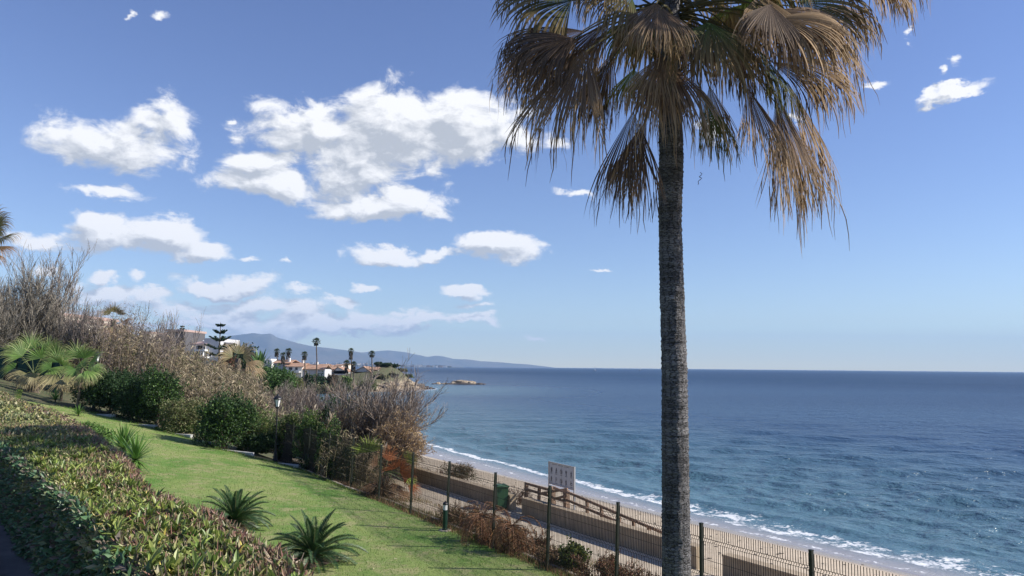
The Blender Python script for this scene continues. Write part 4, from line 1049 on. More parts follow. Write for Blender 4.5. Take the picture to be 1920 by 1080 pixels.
# ------------------------------------------------------------------ the big palm
PY = 11.5
heart = at(1262, 12, PY)
pb = at(1262, 1080, PY); base_xy = (at(1266, 1290, PY).x, PY)
palm = empty('palm_tree', (base_xy[0], PY, 2.14), 'tall fan palm with brown drooping crown and slim grey trunk on the lawn', 'palm tree')
def trunk_material(name, c1, c2):
    m = bpy.data.materials.new(name); m.use_nodes = True
    t = m.node_tree; t.nodes.clear(); n = N(t)
    out = n.new('ShaderNodeOutputMaterial'); b = n.new('ShaderNodeBsdfPrincipled'); b.inputs['Roughness'].default_value = .95; b.inputs['Specular IOR Level'].default_value = .2
    pos = n.new('ShaderNodeNewGeometry').outputs['Position']
    mp = n.new('ShaderNodeMapping'); mp.inputs['Scale'].default_value = (1, 1, 3.2); n.link(pos, mp.inputs['Vector'])
    v = n.new('ShaderNodeTexVoronoi'); v.feature = 'DISTANCE_TO_EDGE'; v.inputs['Scale'].default_value = 13; v.inputs['Randomness'].default_value = .75
    wn = n.vmath('ADD', mp.outputs[0], n.vmath('SCALE', n.noise(pos, 7, 3, .6, color=True), scale=.10)); n.link(wn, v.inputs['Vector'])
    mv = n.new('ShaderNodeMapping'); mv.inputs['Scale'].default_value = (26, 26, 2.2); n.link(pos, mv.inputs['Vector'])
    fib = n.noise(mv.outputs[0], 1.0, 4, .7)
    crack = n.maprange(v.outputs[0], 0.0, .10, 0, 1, True)
    c = n.mix(n.maprange(n.noise(pos, 2.6, 4, .6), .35, .65, 0, 1, True), c1, c2)
    f = n.math('MULTIPLY', n.maprange(fib, .2, .8, .78, 1.2), n.maprange(crack, 0, 1, .45, 1.0)); c = n.mix(1.0, c, n.comb(f, f, f), 'MULTIPLY')
    px_, py_, pz_ = n.xyz(pos); zz_ = n.comb(n.math('MULTIPLY', px_, .6), n.math('MULTIPLY', py_, .6), n.math('MULTIPLY', pz_, 9.0))
    rg_ = n.maprange(n.noise(zz_, 1.6, 3, .7), .38, .62, .62, 1.15, True); c = n.mix(1.0, c, n.comb(rg_, rg_, rg_), 'MULTIPLY')
    st = n.maprange(n.noise(pos, 1.1, 4, .6), .3, .7, .75, 1.15); c = n.mix(1.0, c, n.comb(st, st, st), 'MULTIPLY')
    n.link(c, b.inputs['Base Color'])
    bn = n.new('ShaderNodeBump'); bn.inputs['Strength'].default_value = 1.0; bn.inputs['Distance'].default_value = .045
    n.link(n.math('ADD', crack, n.math('MULTIPLY', fib, .7)), bn.inputs['Height']); n.link(bn.outputs[0], b.inputs['Normal'])
    n.link(b.outputs[0], out.inputs['Surface']); return m
M_ptrunk = trunk_material('palm_trunk_bark', (0.155, 0.148, 0.148), (0.23, 0.22, 0.22))
nz, na = 420, 60
zs = np.linspace(2.0, heart.z + .1, nz); an = np.linspace(0, 2 * np.pi, na + 1)[:-1]
pxs = np.interp(zs, [at(1262, y, PY).z for y in (1290, 1080, 700, 500, 400, 300, 150, 12)], [1266, 1261, 1262.5, 1259, 1258, 1262, 1261, 1262])
ax = np.array([at(p, 540, PY).x for p in pxs]) ; 
rad = np.interp(zs, [2.0, 2.3, 2.9, 4.0, 6.9, 8.6, 9.4, 10.2, 12.6], [.32, .265, .225, .208, .189, .178, .174, .186, .165])
ring = np.zeros(nz); zc = 2.1
while zc < 12.4:
    ring += .013 * np.exp(-((zs - zc) / .013) ** 2); zc += random.uniform(.05, .085)
A2, Z2 = np.meshgrid(an, zs)
bum = .008 * (fbm(A2 * 9, Z2 * 16, 3, 3) - .5) * 2 + .012 * (vnoise(A2 * 5, Z2 * 13, 8) - .5) * smooth01((Z2 - 2) / 2)
rr = rad[:, None] + ring[:, None] * (0.4 + vnoise(A2 * 3, Z2 * 12, 2)) + bum
V = np.stack([ax[:, None] + rr * np.cos(A2), PY + rr * np.sin(A2), Z2], -1)
mb = MB(); idx = np.arange(nz * na).reshape(nz, na); a_, b_ = idx[:-1], idx[1:]
mb.add(V.reshape(-1, 3), np.stack([a_, np.roll(a_, -1, 1), np.roll(b_, -1, 1), b_], -1).reshape(-1, 4))
trunk = mb.build('trunk', M_ptrunk, palm, smooth=True)
# leaf-base boots just under the crown
rg = np.random.default_rng(21); mb = MB(); n = 150
zt = rg.uniform(10.9, 12.4, n); th = rg.uniform(0, 6.283, n)
out_ = np.stack([np.cos(th), np.sin(th), np.zeros(n)], 1); P0 = np.stack([np.interp(zt, zs, ax), np.full(n, PY), zt], 1) + out_ * .15
mb.leaves(P0, unit(out_ * .7 + np.array([0, 0, 1.0]) * rg.uniform(.2, 1, (n, 1))), np.cross(out_, [0, 0, 1.0]), rg.uniform(.15, .4, n), .035, pal([(.16, .09, .05), (.22, .14, .08), (.09, .06, .04)], n, rg))
mb.build('leaf_bases', M_dry, palm)['kind'] = 'stuff'
GB, BR, TN = (.055, .075, .022), (.21, .14, .082), (.40, .28, .155)
PALS = {'b': (BR, (.17, .11, .072), TN), 'g': ((.055, .11, .03), (.15, .125, .055), (.32, .22, .11)), 'y': ((.20, .24, .03), (.22, .24, .04), (.28, .18, .08)), 'd': ((.09, .06, .045), (.10, .07, .05), (.18, .12, .075)),
        'o': ((.18, .125, .07), (.29, .19, .10), (.42, .29, .16)), 'v': ((.05, .11, .03), (.09, .13, .035), (.22, .18, .07))}
def hero(px, py, dy, axis2, Rl, spread, pk, droop=1.0, nseg=58, fuse=.60, sag=.15, out=.5, seed=0):
    """blade whose hub shows at (px, py); axis2 = (right, up) direction of the blade in the picture"""
    rg = np.random.default_rng(900 + seed)
    hub = np.array(at(px, py, PY + dy)); h0 = np.array(heart) + np.array([0, 0, rg.uniform(-.25, .15)])
    rad_ = hub - h0; rad_[2] = 0; rad_ = unit(rad_ + 1e-3)
    a = np.array([axis2[0], 0, axis2[1]]) + rad_ * np.array([0, 1, 0]) * .45
    sgn = -1 if rad_[1] < .35 else 1
    nrm = rad_ * .55 + np.array([0, sgn * .75, .45])
    return add_leaf(palm, hub, h0, a, nrm, Rl * 1.04, spread * .92 * (1.18 if axis2[1] > -.9 else .88), nseg, droop, fuse, PALS[pk], (.11, .10, .05), sag=sag, K=9, rg=rg, strands=1.3, pre=.75 if axis2[1] > -.9 else .3)
HERO = [
 (1072, 2, -.3, (-1, .0), 1.45, 1.25, 'g', 1.05), (1095, 58, -.5, (-.95, -.45), 1.5, .75, 'd', .85), (1098, 92, -.9, (-.25, -1), 1.95, .62, 'b', .5),
 (1085, 72, .3, (-1, -.6), 1.7, .6, 'b', .7), (1185, -5, -.9, (-.8, -.35), 1.1, 1.0, 'g', 1.0), (1230, 5, -1.15, (-.25, -1), 1.0, .9, 'b', .8),
 (1205, 25, .6, (-.2, -1), .85, .9, 'o', .8), (1188, 130, -.45, (-.1, -1), .75, .9, 'y', .5), (1248, 112, -.75, (.0, -1), 1.75, .62, 'b', .5), (1244, 105, -.6, (-.15, -1), 1.3, .55, 'o', .5),
 (1187, 208, -.3, (-.05, -1), 1.75, .52, 'd', .5), (1213, 222, .2, (-.2, -1), 1.35, .45, 'b', .5), (1328, 42, -1.0, (.0, -1), 1.35, 1.15, 'g', 1.0), (1312, 165, -.2, (.1, -1), 1.35, .45, 'v', .5), (1330, 160, .35, (.2, -1), 1.05, .5, 'o', .5),
 (1424, 95, -.8, (.15, -1), 1.15, .4, 'v', .6), (1402, 165, -.5, (.05, -1), 1.3, .6, 'b', .5), (1455, 175, -.2, (.05, -1), 2.05, .52, 'b', .4), (1475, 150, .3, (.2, -1), 1.9, .5, 'o', .4),
 (1448, 22, -.9, (.75, -.5), 1.5, 1.0, 'b', 1.0), (1500, 5, -.3, (1, -.12), 1.35, 1.1, 'g', 1.05), (1462, 108, -.4, (.9, -.55), 1.45, .75, 'o', .85), (1485, 60, .4, (1, -.4), 1.5, .8, 'o', .85),
 (1425, -10, -1.1, (.15, -1), 1.3, 1.0, 'o', .8), (1120, 70, .8, (-.5, -1), 1.3, .7, 'o', .6), (1148, 98, .9, (-.2, -1), 1.2, .6, 'b', .6),
 (1530, 20, .7, (1, -.2), 1.3, .8, 'b', .9), (1585, -75, .1, (1, .0), 1.5, 1.0, 'b', 1.1), (1600, -60, -.5, (.8, -.6), 1.3, .9, 'o', 1.0), (1375, 60, -.3, (.2, -1), 1.2, .6, 'b', .6), (1140, 40, -.2, (-.6, -1), 1.3, .7, 'b', .7), (1375, 10, .9, (.3, -1), 1.4, .8, 'o', .7), (1300, 30, 1.1, (.1, -1), 1.3, .8, 'd', .7), (1050, -60, .3, (-1, .2), 1.3, 1.1, 'g', 1.2), (1150, -70, -.8, (-.6, -.2), 1.3, 1.1, 'g', 1.1)]
for i, hrow in enumerate(HERO): hero(*hrow, seed=i)
for i, hrow in enumerate(HERO):
    if hrow[6] in 'obd' and i % 2:
        q = list(hrow); rj = random.Random(i); q[0] += rj.uniform(-22, 22); q[1] += rj.uniform(-16, 20); q[2] += rj.choice([-.35, .4]); q[3] = (q[3][0] + rj.uniform(-.3, .3), q[3][1]); q[4] *= rj.uniform(.75, 1.0); q[6] = rj.choice('obod')
        hero(*q, seed=100 + i)
# the upper, greener half of the crown (mostly above the frame)
rg = np.random.default_rng(44)
for i in range(20):
    az_ = i * 2.399; el_ = R(rg.uniform(-5, 75)); r_ = rg.uniform(1.1, 1.6)
    d = np.array([math.cos(az_) * math.cos(el_), math.sin(az_) * math.cos(el_), math.sin(el_)])
    hub = np.array(heart) + np.array([0, 0, .25]) + d * r_
    add_leaf(palm, hub, np.array(heart) + np.array([0, 0, .1]), d + np.array([0, 0, -.25]), np.array([0, 0, 1.0]) + d * .2, 1.3, 1.5, 40, 1.15 if el_ < .7 else .7, .45, PALS['g'] if i % 3 else ((.06, .12, .03), (.08, .13, .035), (.2, .15, .07)), (.13, .14, .05), sag=.1, K=8, rg=rg, strands=1.0, pre=.5)
# a strand hanging below the crown
P = np.array(at(1314, 322, PY))[None] + np.cumsum(rng.normal(0, 1, (14, 3)) * [.012, .012, .006] + [0, 0, -.017], 0)
MB().tubes(P[None], .006, 3, (.05, .04, .03)).build('loose_strand', M_twig, palm)

# ------------------------------------------------------------------ generic plant builders
def branches(base, h, w, nst, levels, seed, lean=(0, 0), up=.35, twl=.32, r0=.03, cols=((.14, .115, .10),), spread=.6, rmin=.004, fan=0.0, trunk_h=0.0, kids=(7, 6, 5), droop=0.0, crook=.12, flat_leaf=None):
    """bare branching plant; returns list of (P, R, level)"""
    rg = np.random.default_rng(seed); K = 5; out = []
    b = np.array(base, float)
    th = rg.uniform(0, 6.283, nst); sp_ = rg.uniform(.1, 1, nst) ** .7 * spread
    d = unit(np.stack([np.cos(th) * sp_ * w / h * 1.3, np.sin(th) * sp_ * w / h * 1.3, np.ones(nst)], 1) + np.array([lean[0], lean[1], 0]))
    p = b + np.stack([np.cos(th), np.sin(th), np.zeros(nst)], 1) * w * .12 * rg.uniform(0, 1, (nst, 1))
    L = h * rg.uniform(.45, .72, nst); r = np.full(nst, r0)
    for lv in range(levels):
        n = len(p); Q = [p]; dd = d.copy(); rs = [r]
        for k in range(1, K):
            dd = unit(dd + rg.normal(0, crook, (n, 3)) + np.array([lean[0] * .15, lean[1] * .15, up * .12 - droop * .12 * lv]))
            Q.append(Q[-1] + dd * (L / (K - 1))[:, None]); rs.append(r * (1 - .6 * k / (K - 1)))
        Q = np.stack(Q, 1); Rr = np.maximum(np.stack(rs, 1), rmin); out.append((Q, Rr, lv))
        if lv == levels - 1: break
        nk = kids[min(lv, len(kids) - 1)]; idx = np.repeat(np.arange(n), nk); t = rg.uniform(.25, 1.0, len(idx)) * (K - 1)
        i0 = np.minimum(t.astype(int), K - 2); f = (t - i0)[:, None]
        p = Q[idx, i0] * (1 - f) + Q[idx, i0 + 1] * f; pd = unit(Q[idx, i0 + 1] - Q[idx, i0])
        d = unit(pd + rg.normal(0, .42, (len(idx), 3)) + np.array([lean[0] * .3, lean[1] * .3, up]))
        L = L[idx] * rg.uniform(.35, .62, len(idx)); r = r[idx] * .5
    return out
def bare_shrub(name, label, cat, base, h, w, nst=9, levels=4, seed=1, cols=((.13, .105, .10), (.17, .14, .125), (.09, .075, .07)), group=None, leaf=None, **kw):
    segs = branches(base, h, w, nst, levels, seed, **kw); rg = np.random.default_rng(seed + 5)
    o = empty(name, base, label, cat, group)
    mb = MB(); mb2 = MB()
    for Q, Rr, lv in segs:
        c = pal(cols, len(Q), rg)
        if lv < 2: mb.tubes(Q, Rr, 4 if lv == 0 else 3, c * .9)
        else:
            dd = Q[:, -1] - Q[:, 0]; side = unit(np.cross(dd, rv(len(Q), rg))); mb2.ribbons(Q, Rr * 1.15, side, c)
    mb.build('branches', M_twig, o)
    if mb2.v: mb2.build('twigs', M_twig, o)['kind'] = 'stuff'
    if leaf:
        Q = np.concatenate([q for q, _, lv in segs if lv >= levels - 2]); n = leaf['n']
        i = rg.integers(0, len(Q), n); j = rg.integers(1, 4, n); f = rg.random((n, 1)); P = Q[i, j] * (1 - f) + Q[i, np.minimum(j + 1, 4)] * f
        D = unit(rv(n, rg) + np.array([0, 0, leaf.get('dz', 0)])); S = unit(np.cross(D, rv(n, rg)))
        mb = MB(); mb.leaves(P, D, S, leaf['L'] * rg.uniform(.6, 1.3, n), leaf['W'] * rg.uniform(.7, 1.3, n), pal(leaf['cols'], n, rg))
        mb.build('foliage', leaf.get('m', M_leaf), o)['kind'] = 'stuff'
    return o

def lumps(c, r, nl, rg, flat=.0):
    """lump centres and radii filling an ellipsoid"""
    d = rv(nl, rg); d[:, 2] = np.where((d[:, 2] < -.35) & (not flat), -d[:, 2], d[:, 2]); k = rg.uniform(.35, .78, (nl, 1))
    return np.array(c) + d * k * np.array(r), rg.uniform(.28, .50, nl)
def shrub(name, label, cat, base, w, h, dep, cols, n, L, W, seed, group=None, nl=16, m=None, trunk=.0, twigs=True, upbias=.3, zc=.5, darkcore=(.03, .04, .02), inner=.35, flatter=1.0):
    """dense leafy shrub; base = ground point, w/h/dep = full size in metres"""
    rg = np.random.default_rng(seed); base = np.array(base, float)
    o = empty(name, tuple(base), label, cat, group)
    c = base + np.array([0, 0, h * zc + trunk]); r = np.array([w / 2, dep / 2, h * (1 - zc) if zc < .5 else h / 2])
    lc, lr = lumps(c, r, nl, rg, 0 if trunk else 1); lc = np.vstack([c, lc]); lr = np.append(.62, lr)
    pick = rg.choice(len(lc), n, p=(lr ** 2 / (lr ** 2).sum())); d = rv(n, rg)
    shell = np.where(rg.random(n) < inner, rg.uniform(.45, .95, n), rg.normal(1.0, .07, n))
    P = lc[pick] + d * (lr[pick] * shell)[:, None] * r * 1.05
    if not trunk:      # bushes keep their width down to the ground
        q = np.clip((c[2] - P[:, 2]) / r[2], 0, .93); P[:, :2] = c[:2] + (P[:, :2] - c[:2]) * (1 / np.sqrt(1 - q ** 2))[:, None] ** .8
    zmin = base[2] + (.02 if not trunk else trunk * .6)
    P[:, 2] = np.maximum(P[:, 2], zmin + rg.random(n) * .25 * h * (0 if trunk else 1) * (P[:, 2] < zmin))
    D = unit(d * .7 + rv(n, rg) * .9 + np.array([0, 0, upbias])); S = unit(np.cross(D, rv(n, rg)))
    ns = max(10, int(n / 110)); sp0 = rv(ns, rg); sp0[:, 2] = np.abs(sp0[:, 2]) * 1.2 + .1; sp0 = unit(sp0); q0 = rg.choice(len(lc), ns); B0 = lc[q0] + sp0 * (lr[q0][:, None] * r); SL = rg.uniform(.08, .26, ns) * min(w, h)
    m_ = int(n * .14); ii = rg.integers(0, ns, m_); Pk = B0[ii] + sp0[ii] * (SL[ii] * rg.random(m_))[:, None] + rg.normal(0, L * .35, (m_, 3))
    P[:m_] = Pk; 
    mb = MB(); mb.leaves(P - D * L * .5, D, S, L * rg.uniform(.6, 1.35, n), W * rg.uniform(.7, 1.3, n), pal(cols, n, rg, .25))
    mb.build('foliage', m or M_leaf, o)['kind'] = 'stuff'
    segs = branches(base, h * .8 + trunk, w * .7, 5, 3, seed + 3, r0=max(.02, .02 * h), rmin=.006)
    mb = MB()
    for Q, Rr, lv in segs: mb.tubes(Q, Rr, 4 if lv == 0 else 3)
    mb.build('branches', M_bark, o)
    return o

def at_g(px, Y):
    x = at(px, 700, Y).x; return (x, Y, H1(x, Y))
def hpx(px, py, Y):
    """height above the ground of a pixel at depth Y"""
    p = at(px, py, Y); return p.z - H1(p.x, Y)
def wpx(w, Y): return w * Y / F_PX
# ------------------------------------------------------------------ clipped hedge in the foreground
HR = [(640, 1120, 2.0), (600, 1080, 2.02), (520, 1030, 2.0), (400, 960, 2.0), (280, 898, 2.0), (265, 872, 2.0), (230, 838, 2.0), (160, 790, 2.0), (100, 762, 2.0), (0, 737, 2.0)]
HL = [(300, 1150), (235, 1080), (115, 935), (0, 838), (-60, 800), (-110, 765), (-140, 745)]
def top_pt(px, py, drop=2.0):
    drop = drop * .6
    v = dirpx(px, py); t = -drop / v.z; return np.array([v.x * t, v.y * t])
Rp = np.array([top_pt(a, b, c) for a, b, c in HR]); Lp = np.array([top_pt(a, b) for a, b in HL])
def resamp(P, n):
    s = np.concatenate([[0], np.cumsum(np.linalg.norm(np.diff(P, axis=0), axis=1))]); q = np.linspace(0, s[-1], n) 
    return np.stack([np.interp(q, s, P[:, i]) for i in (0, 1)], 1)
# parametrise both borders by distance from the camera
yq = np.geomspace(3.2, 27.6, 110)
Rx = np.interp(yq, Rp[:, 1], Rp[:, 0]); Lx = np.interp(yq, Lp[:, 1], Lp[:, 0])
Lx = np.minimum(Lx, Rx - .72)
def hedge_top(x, y): return 5.78 + .34 * (fbm(x / 1.7, y / 1.7, 3, 12) - .5) + .07 * (fbm(x / .25, y / .25, 2, 6) - .5)
hedge = empty('clipped_hedge', (-4.2, 7.2, 2.4), 'broad clipped hedge in the foreground, sunlit top with reddish twiggy edge', 'hedge')
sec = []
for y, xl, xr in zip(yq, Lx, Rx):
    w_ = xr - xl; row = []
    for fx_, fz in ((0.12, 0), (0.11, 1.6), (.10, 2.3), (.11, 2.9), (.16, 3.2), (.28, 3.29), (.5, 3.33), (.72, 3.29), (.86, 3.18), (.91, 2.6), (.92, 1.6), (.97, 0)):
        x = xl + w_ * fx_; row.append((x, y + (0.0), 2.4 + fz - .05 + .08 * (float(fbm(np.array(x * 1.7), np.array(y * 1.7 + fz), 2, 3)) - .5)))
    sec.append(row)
mb = MB(); mb.grid(np.array(sec)); mb.build('dark_core', mat('hedge_core_shade', (0.030, 0.032, 0.020), .95, vary=.4, nscale=5, bump=.8, bscale=18, bdist=.05), hedge)  # solid core coloured near-black for the shade deep inside the hedge
def hedge_leaves():
    rg = np.random.default_rng(77)
    mb = MB()
    # --- top
    def top(n, y0, y1, pw, L, W, up):
        y = y0 + (y1 - y0) * rg.random(n) ** pw; f = rg.random(n); xl = np.interp(y, yq, Lx); xr = np.interp(y, yq, Rx); x = xl + (xr - xl) * f
        z = hedge_top(x, y) - np.maximum(0, .12 - f) * 1.3 - np.maximum(0, f - .90) * 1.5 - rg.random(n) ** 2 * .12
        kp = (fbm(x / .16, y / .16, 3, 55) > .40) | (rg.random(n) < .25); x, y, z, f, xl, xr = (q[kp] for q in (x, y, z, f, xl, xr)); n = len(x)
        P = np.stack([x, y, z], 1)
        edge = f + .22 * (fbm(x / .5, y / .5, 3, 31) - .5) * 2
        red = np.maximum(smooth01((edge - .66) / .26), .55 * smooth01((fbm(x / 1.2 + 7, y / 1.2, 3, 90) - .52) / .12)); far = smooth01((y - 9) / 8)
        g1 = pal([(.17, .21, .05), (.23, .26, .08), (.12, .16, .045), (.32, .32, .13), (.40, .36, .18), (.10, .15, .05)], n, rg)
        r1 = pal([(.30, .16, .12), (.22, .11, .09), (.36, .25, .17), (.18, .14, .07), (.40, .32, .22)], n, rg)
        isr = rg.random(n) < red * .8 + .02
        c = np.where(isr[:, None], r1, g1); c = c * (1 - .2 * far[:, None]) + far[:, None] * .2 * np.array([.3, .25, .16])
        c[rg.random(n) < .015] = (.55, .45, .10)
        D = unit(rv(n, rg) * 1.0 + np.array([0, 0, up])); S = unit(np.cross(D, rv(n, rg)))
        W_ = np.where(isr, W * .45, W)
        mb.leaves(P - D * L * .3, D, S, L * rg.uniform(.55, 1.3, n), W_ * rg.uniform(.7, 1.3, n), c, fold=.35) if y0 > 8 else mb.leaves6(P - D * L * .3, D, S, L * rg.uniform(.55, 1.3, n), W_ * .82 * rg.uniform(.7, 1.3, n), c)
    top(34000, 3.2, 8, 1.0, .080, .020, .55)
    top(42000, 8, 16, 1.2, .075, .019, .5)
    top(24000, 16, 27.6, 1.0, .11, .03, .5)
    # --- young shoots
    n = 300; y = 3.2 + 9 * rg.random(n) ** 1.2; f = rg.uniform(.12, .8, n); xl = np.interp(y, yq, Lx); xr = np.interp(y, yq, Rx); x = xl + (xr - xl) * f; B = np.stack([x, y, hedge_top(x, y) - .03], 1)
    i = np.repeat(np.arange(n), 8); az_ = rg.uniform(0, 6.283, len(i)); e_ = rg.uniform(.2, 1.2, len(i)); D = np.stack([np.cos(az_) * np.cos(e_), np.sin(az_) * np.cos(e_), np.sin(e_)], 1)
    mb.leaves6(B[i] + rg.uniform(0, .05, (len(i), 1)) * np.array([0, 0, 1.0]), D, unit(np.cross(D, [0, 0, 1.0])), rg.uniform(.06, .12, len(i)), .017, pal([(.22, .28, .06), (.30, .34, .09), (.15, .22, .05)], len(i), rg, .15))
    # --- left face, looking at the terrace; its shade is put into bluish darker greens
    n = 40000; y = 3.2 + 20 * rg.random(n) ** 1.7; xl = np.interp(y, yq, Lx); k = rg.random(n); z = 4.78 + 1.02 * k
    dx = .08 * (fbm(y * 2, z * 2, 3, 5) - .5) * 2; x = xl + .06 - .06 * np.sin(k * 3.1) + dx + rg.random(n) ** 2 * .10
    P = np.stack([x, y, z], 1); D = unit(rv(n, rg) + np.array([-.5, -.25, .1])); S = unit(np.cross(D, rv(n, rg)))
    c = pal([(.08, .17, .075), (.11, .21, .09), (.06, .12, .06), (.17, .21, .09), (.16, .13, .10)], n, rg)
    mb.leaves(P, D, S, .068 * rg.uniform(.6, 1.4, n), .017 * rg.uniform(.7, 1.3, n), c, fold=.35)
    # --- right face, looking at the lawn
    n = 24000; y = 3.2 + 20 * rg.random(n) ** 1.6; xr = np.interp(y, yq, Rx); k = rg.random(n); z = 3.8 + 1.95 * k
    x = xr - .03 - .07 * rg.random(n); P = np.stack([x, y, z], 1); D = unit(rv(n, rg) + np.array([.5, 0, .3])); S = unit(np.cross(D, rv(n, rg)))
    c = pal([(.24, .13, .10), (.12, .16, .05), (.18, .11, .08), (.32, .24, .15)], n, rg)
    mb.leaves(P, D, S, .065 * rg.uniform(.6, 1.4, n), .010 * rg.uniform(.7, 1.3, n), c, fold=.35)
    mb.build('foliage', M_waxy, hedge)['kind'] = 'stuff'
    # --- cut twigs standing proud of the top
    n = 9000; y = 3.2 + 12 * rg.random(n) ** 1.4; f = np.clip(rg.beta(2.6, 1.3, n), 0, 1); xl = np.interp(y, yq, Lx); xr = np.interp(y, yq, Rx); x = xl + (xr - xl) * f
    z = hedge_top(x, y) - np.maximum(0, f - .90) * 1.5 - .07; d = unit(np.stack([rg.normal(0, .35, n), rg.normal(0, .35, n), np.ones(n)], 1)); L = rg.uniform(.05, .15, n)[:, None]
    P = np.stack([x, y, z], 1); Q = np.stack([P, P + d * L * .5, P + d * L], 1)
    m2 = MB(); m2.ribbons(Q, np.array([.0032, .003, .002])[None] * np.ones((n, 1)), unit(np.cross(d, rv(n, rg))), pal([(.32, .19, .14), (.22, .11, .09), (.40, .32, .22), (.18, .14, .09)], n, rg))
    m2.build('cut_twigs', M_twig, hedge)['kind'] = 'stuff'
hedge_leaves()

# ------------------------------------------------------------------ sago cycads
def pinnate(c, az_, el_, L, nl, wleaf, lw, col, droop, rg, vee=.5, rc=(.10, .12, .04), taper=.5):
    K = 14; p = np.array(c, float); d = np.array([math.cos(az_) * math.cos(el_), math.sin(az_) * math.cos(el_), math.sin(el_)])
    P = [p]; Ds = [d]
    for k in range(1, K): d = unit(d + np.array([0, 0, -droop / K * (1 + 2.2 * k / K)])); P.append(P[-1] + d * L / (K - 1)); Ds.append(d)
    P = np.array(P); Ds = np.array(Ds); mb = MB()
    t = np.linspace(.10, 1, nl); ti = t * (K - 1); i0 = np.minimum(ti.astype(int), K - 2); f = (ti - i0)[:, None]
    Q = P[i0] * (1 - f) + P[i0 + 1] * f; D = unit(Ds[i0] * (1 - f) + Ds[i0 + 1] * f)
    sd = unit(np.cross(D, [0, 0, 1.0])); up = np.cross(sd, D)
    prof = np.clip(np.sin(np.pi * (t * .86 + .12)) ** .6, .15, 1)
    for sg in (-1, 1):
        dd = unit(sd * sg + D * .75 + up * vee + rg.normal(0, .06, D.shape)); L_ = wleaf * prof
        c_ = np.array(col)[rg.integers(0, len(col), nl)] * rg.uniform(.85, 1.15, (nl, 1))
        mb.leaves(Q, dd, unit(D - dd * np.sum(D * dd, 1, keepdims=True)), L_, lw, c_, fold=.2, tipdrop=.06)
    mb.tubes(P[None], np.linspace(.012, .004, K)[None], 4, rc)
    return mb
def cycad(px, py, Y, rad_px, nf, label, seed, th=.06):
    rg = np.random.default_rng(seed); x, y, z = at_g(px, Y); z += .03
    r = empty('cycad', (x, y, z), label, 'cycad', 'cycads along the hedge')
    MB().lathe((x, y, z), [(.17, -.1), (.19, .05), (.17, th), (.08, th + .12), (.0, th + .14)], 14).build('trunk', M_bark, r)
    Lm = wpx(rad_px, Y) * 1.12
    for i in range(nf):
        k = (i + .5) / nf; el_ = R(2 + 74 * k ** 1.15 + rg.uniform(-5, 5)); az_ = i * 2.39996 + rg.uniform(-.12, .12)
        pinnate((x, y, z + th + .08), az_, el_, Lm * rg.uniform(.85, 1.08) * (1 - .26 * k), 52, .17, .011, [(.035, .085, .028), (.045, .10, .032), (.06, .12, .045)], .40 + .30 * (1 - k), rg, vee=.55, rc=(.14, .15, .06)).build('frond', M_waxy, r)
    for i in range(8):
        pinnate((x, y, z + th + .05), i * .83 + seed, R(rg.uniform(-12, 2)), Lm * rg.uniform(.5, .8), 34, .13, .006, [(.30, .22, .10), (.20, .14, .07), (.36, .30, .14)], .5, rg, vee=-.2, rc=(.2, .14, .07)).build('frond', M_dry, r)
    a_ = np.linspace(0, 6.283, 25)[:-1]; rr_ = .55 + .12 * np.sin(a_ * 3 + seed) + .05 * np.sin(a_ * 7); V = [(x, y, z + .05)] + [(x + q * math.cos(w_), y + q * math.sin(w_), H1(x + q * math.cos(w_), y + q * math.sin(w_)) + .036) for q, w_ in zip(rr_, a_)]
    MB().add(V, [(0, i + 1, (i + 1) % 24 + 1) for i in range(24)]).build('soil', M_bark, r)
    return r
cycad(452, 985, 22.0, 80, 46, 'dark green cycad on the lawn edge, left of the nearer one', 301)
cycad(598, 1032, 19.0, 100, 52, 'nearest and largest cycad, spreading over the hedge edge', 302)

# ------------------------------------------------------------------ rosette plants
def rosette(name, label, cat, c, n, L, W, cols, seed, el=(5, 85), droop=.4, group=None, stem=0.0, m=None, parts=False):
    rg = np.random.default_rng(seed); c = np.array(c, float); o = empty(name, tuple(c), label, cat, group)
    if stem: MB().tubes([[c + [0, 0, -.05], c + [.02, 0, stem * .5], c + [0, 0, stem]]], [[.05, .04, .035]], 7).build('stem', M_bark, o)
    K = 6; az_ = np.arange(n) * 2.39996 + rg.uniform(-.2, .2, n); e = np.radians(np.linspace(el[0], el[1], n) + rg.uniform(-8, 8, n))
    d = np.stack([np.cos(az_) * np.cos(e), np.sin(az_) * np.cos(e), np.sin(e)], 1); Ls = L * rg.uniform(.75, 1.1, n)
    P = [np.repeat((c + [0, 0, stem])[None], n, 0)]; dd = d
    for k in range(1, K): dd = unit(dd + np.array([0, 0, -droop / K * 2 * k / K])); P.append(P[-1] + dd * (Ls / (K - 1))[:, None])
    P = np.stack(P, 1); side = unit(np.cross(d, [0, 0, 1.0]) + 1e-4)
    Wd = W * np.array([.6, 1, 1, .8, .5, .04])[None] * np.ones((n, 1))
    c_ = pal(cols, n, rg)
    if parts:
        for i in range(n): MB().ribbons(P[i:i + 1], Wd[i:i + 1], side[i:i + 1], c_[i:i + 1]).build('leaf', m or M_waxy, o)
    else: MB().ribbons(P, Wd, side, c_).build('leaves', m or M_waxy, o)['kind'] = 'stuff'
    return o
YG = [(.09, .19, .035), (.13, .25, .05), (.18, .30, .08)]
def yz(px, py, Y): p = at(px, py, Y); return (p.x, Y, p.z)
x, y, z = at_g(240, 28.5)
rosette('yucca', 'tall spiky yucca head nearer the hedge, left one of the pair', 'yucca', (x, y, z), 110, 1.0, .036, YG, 401, el=(-20, 85), stem=hpx(236, 806, 28.5) * .5, parts=True)
x, y, z = at_g(264, 27.6)
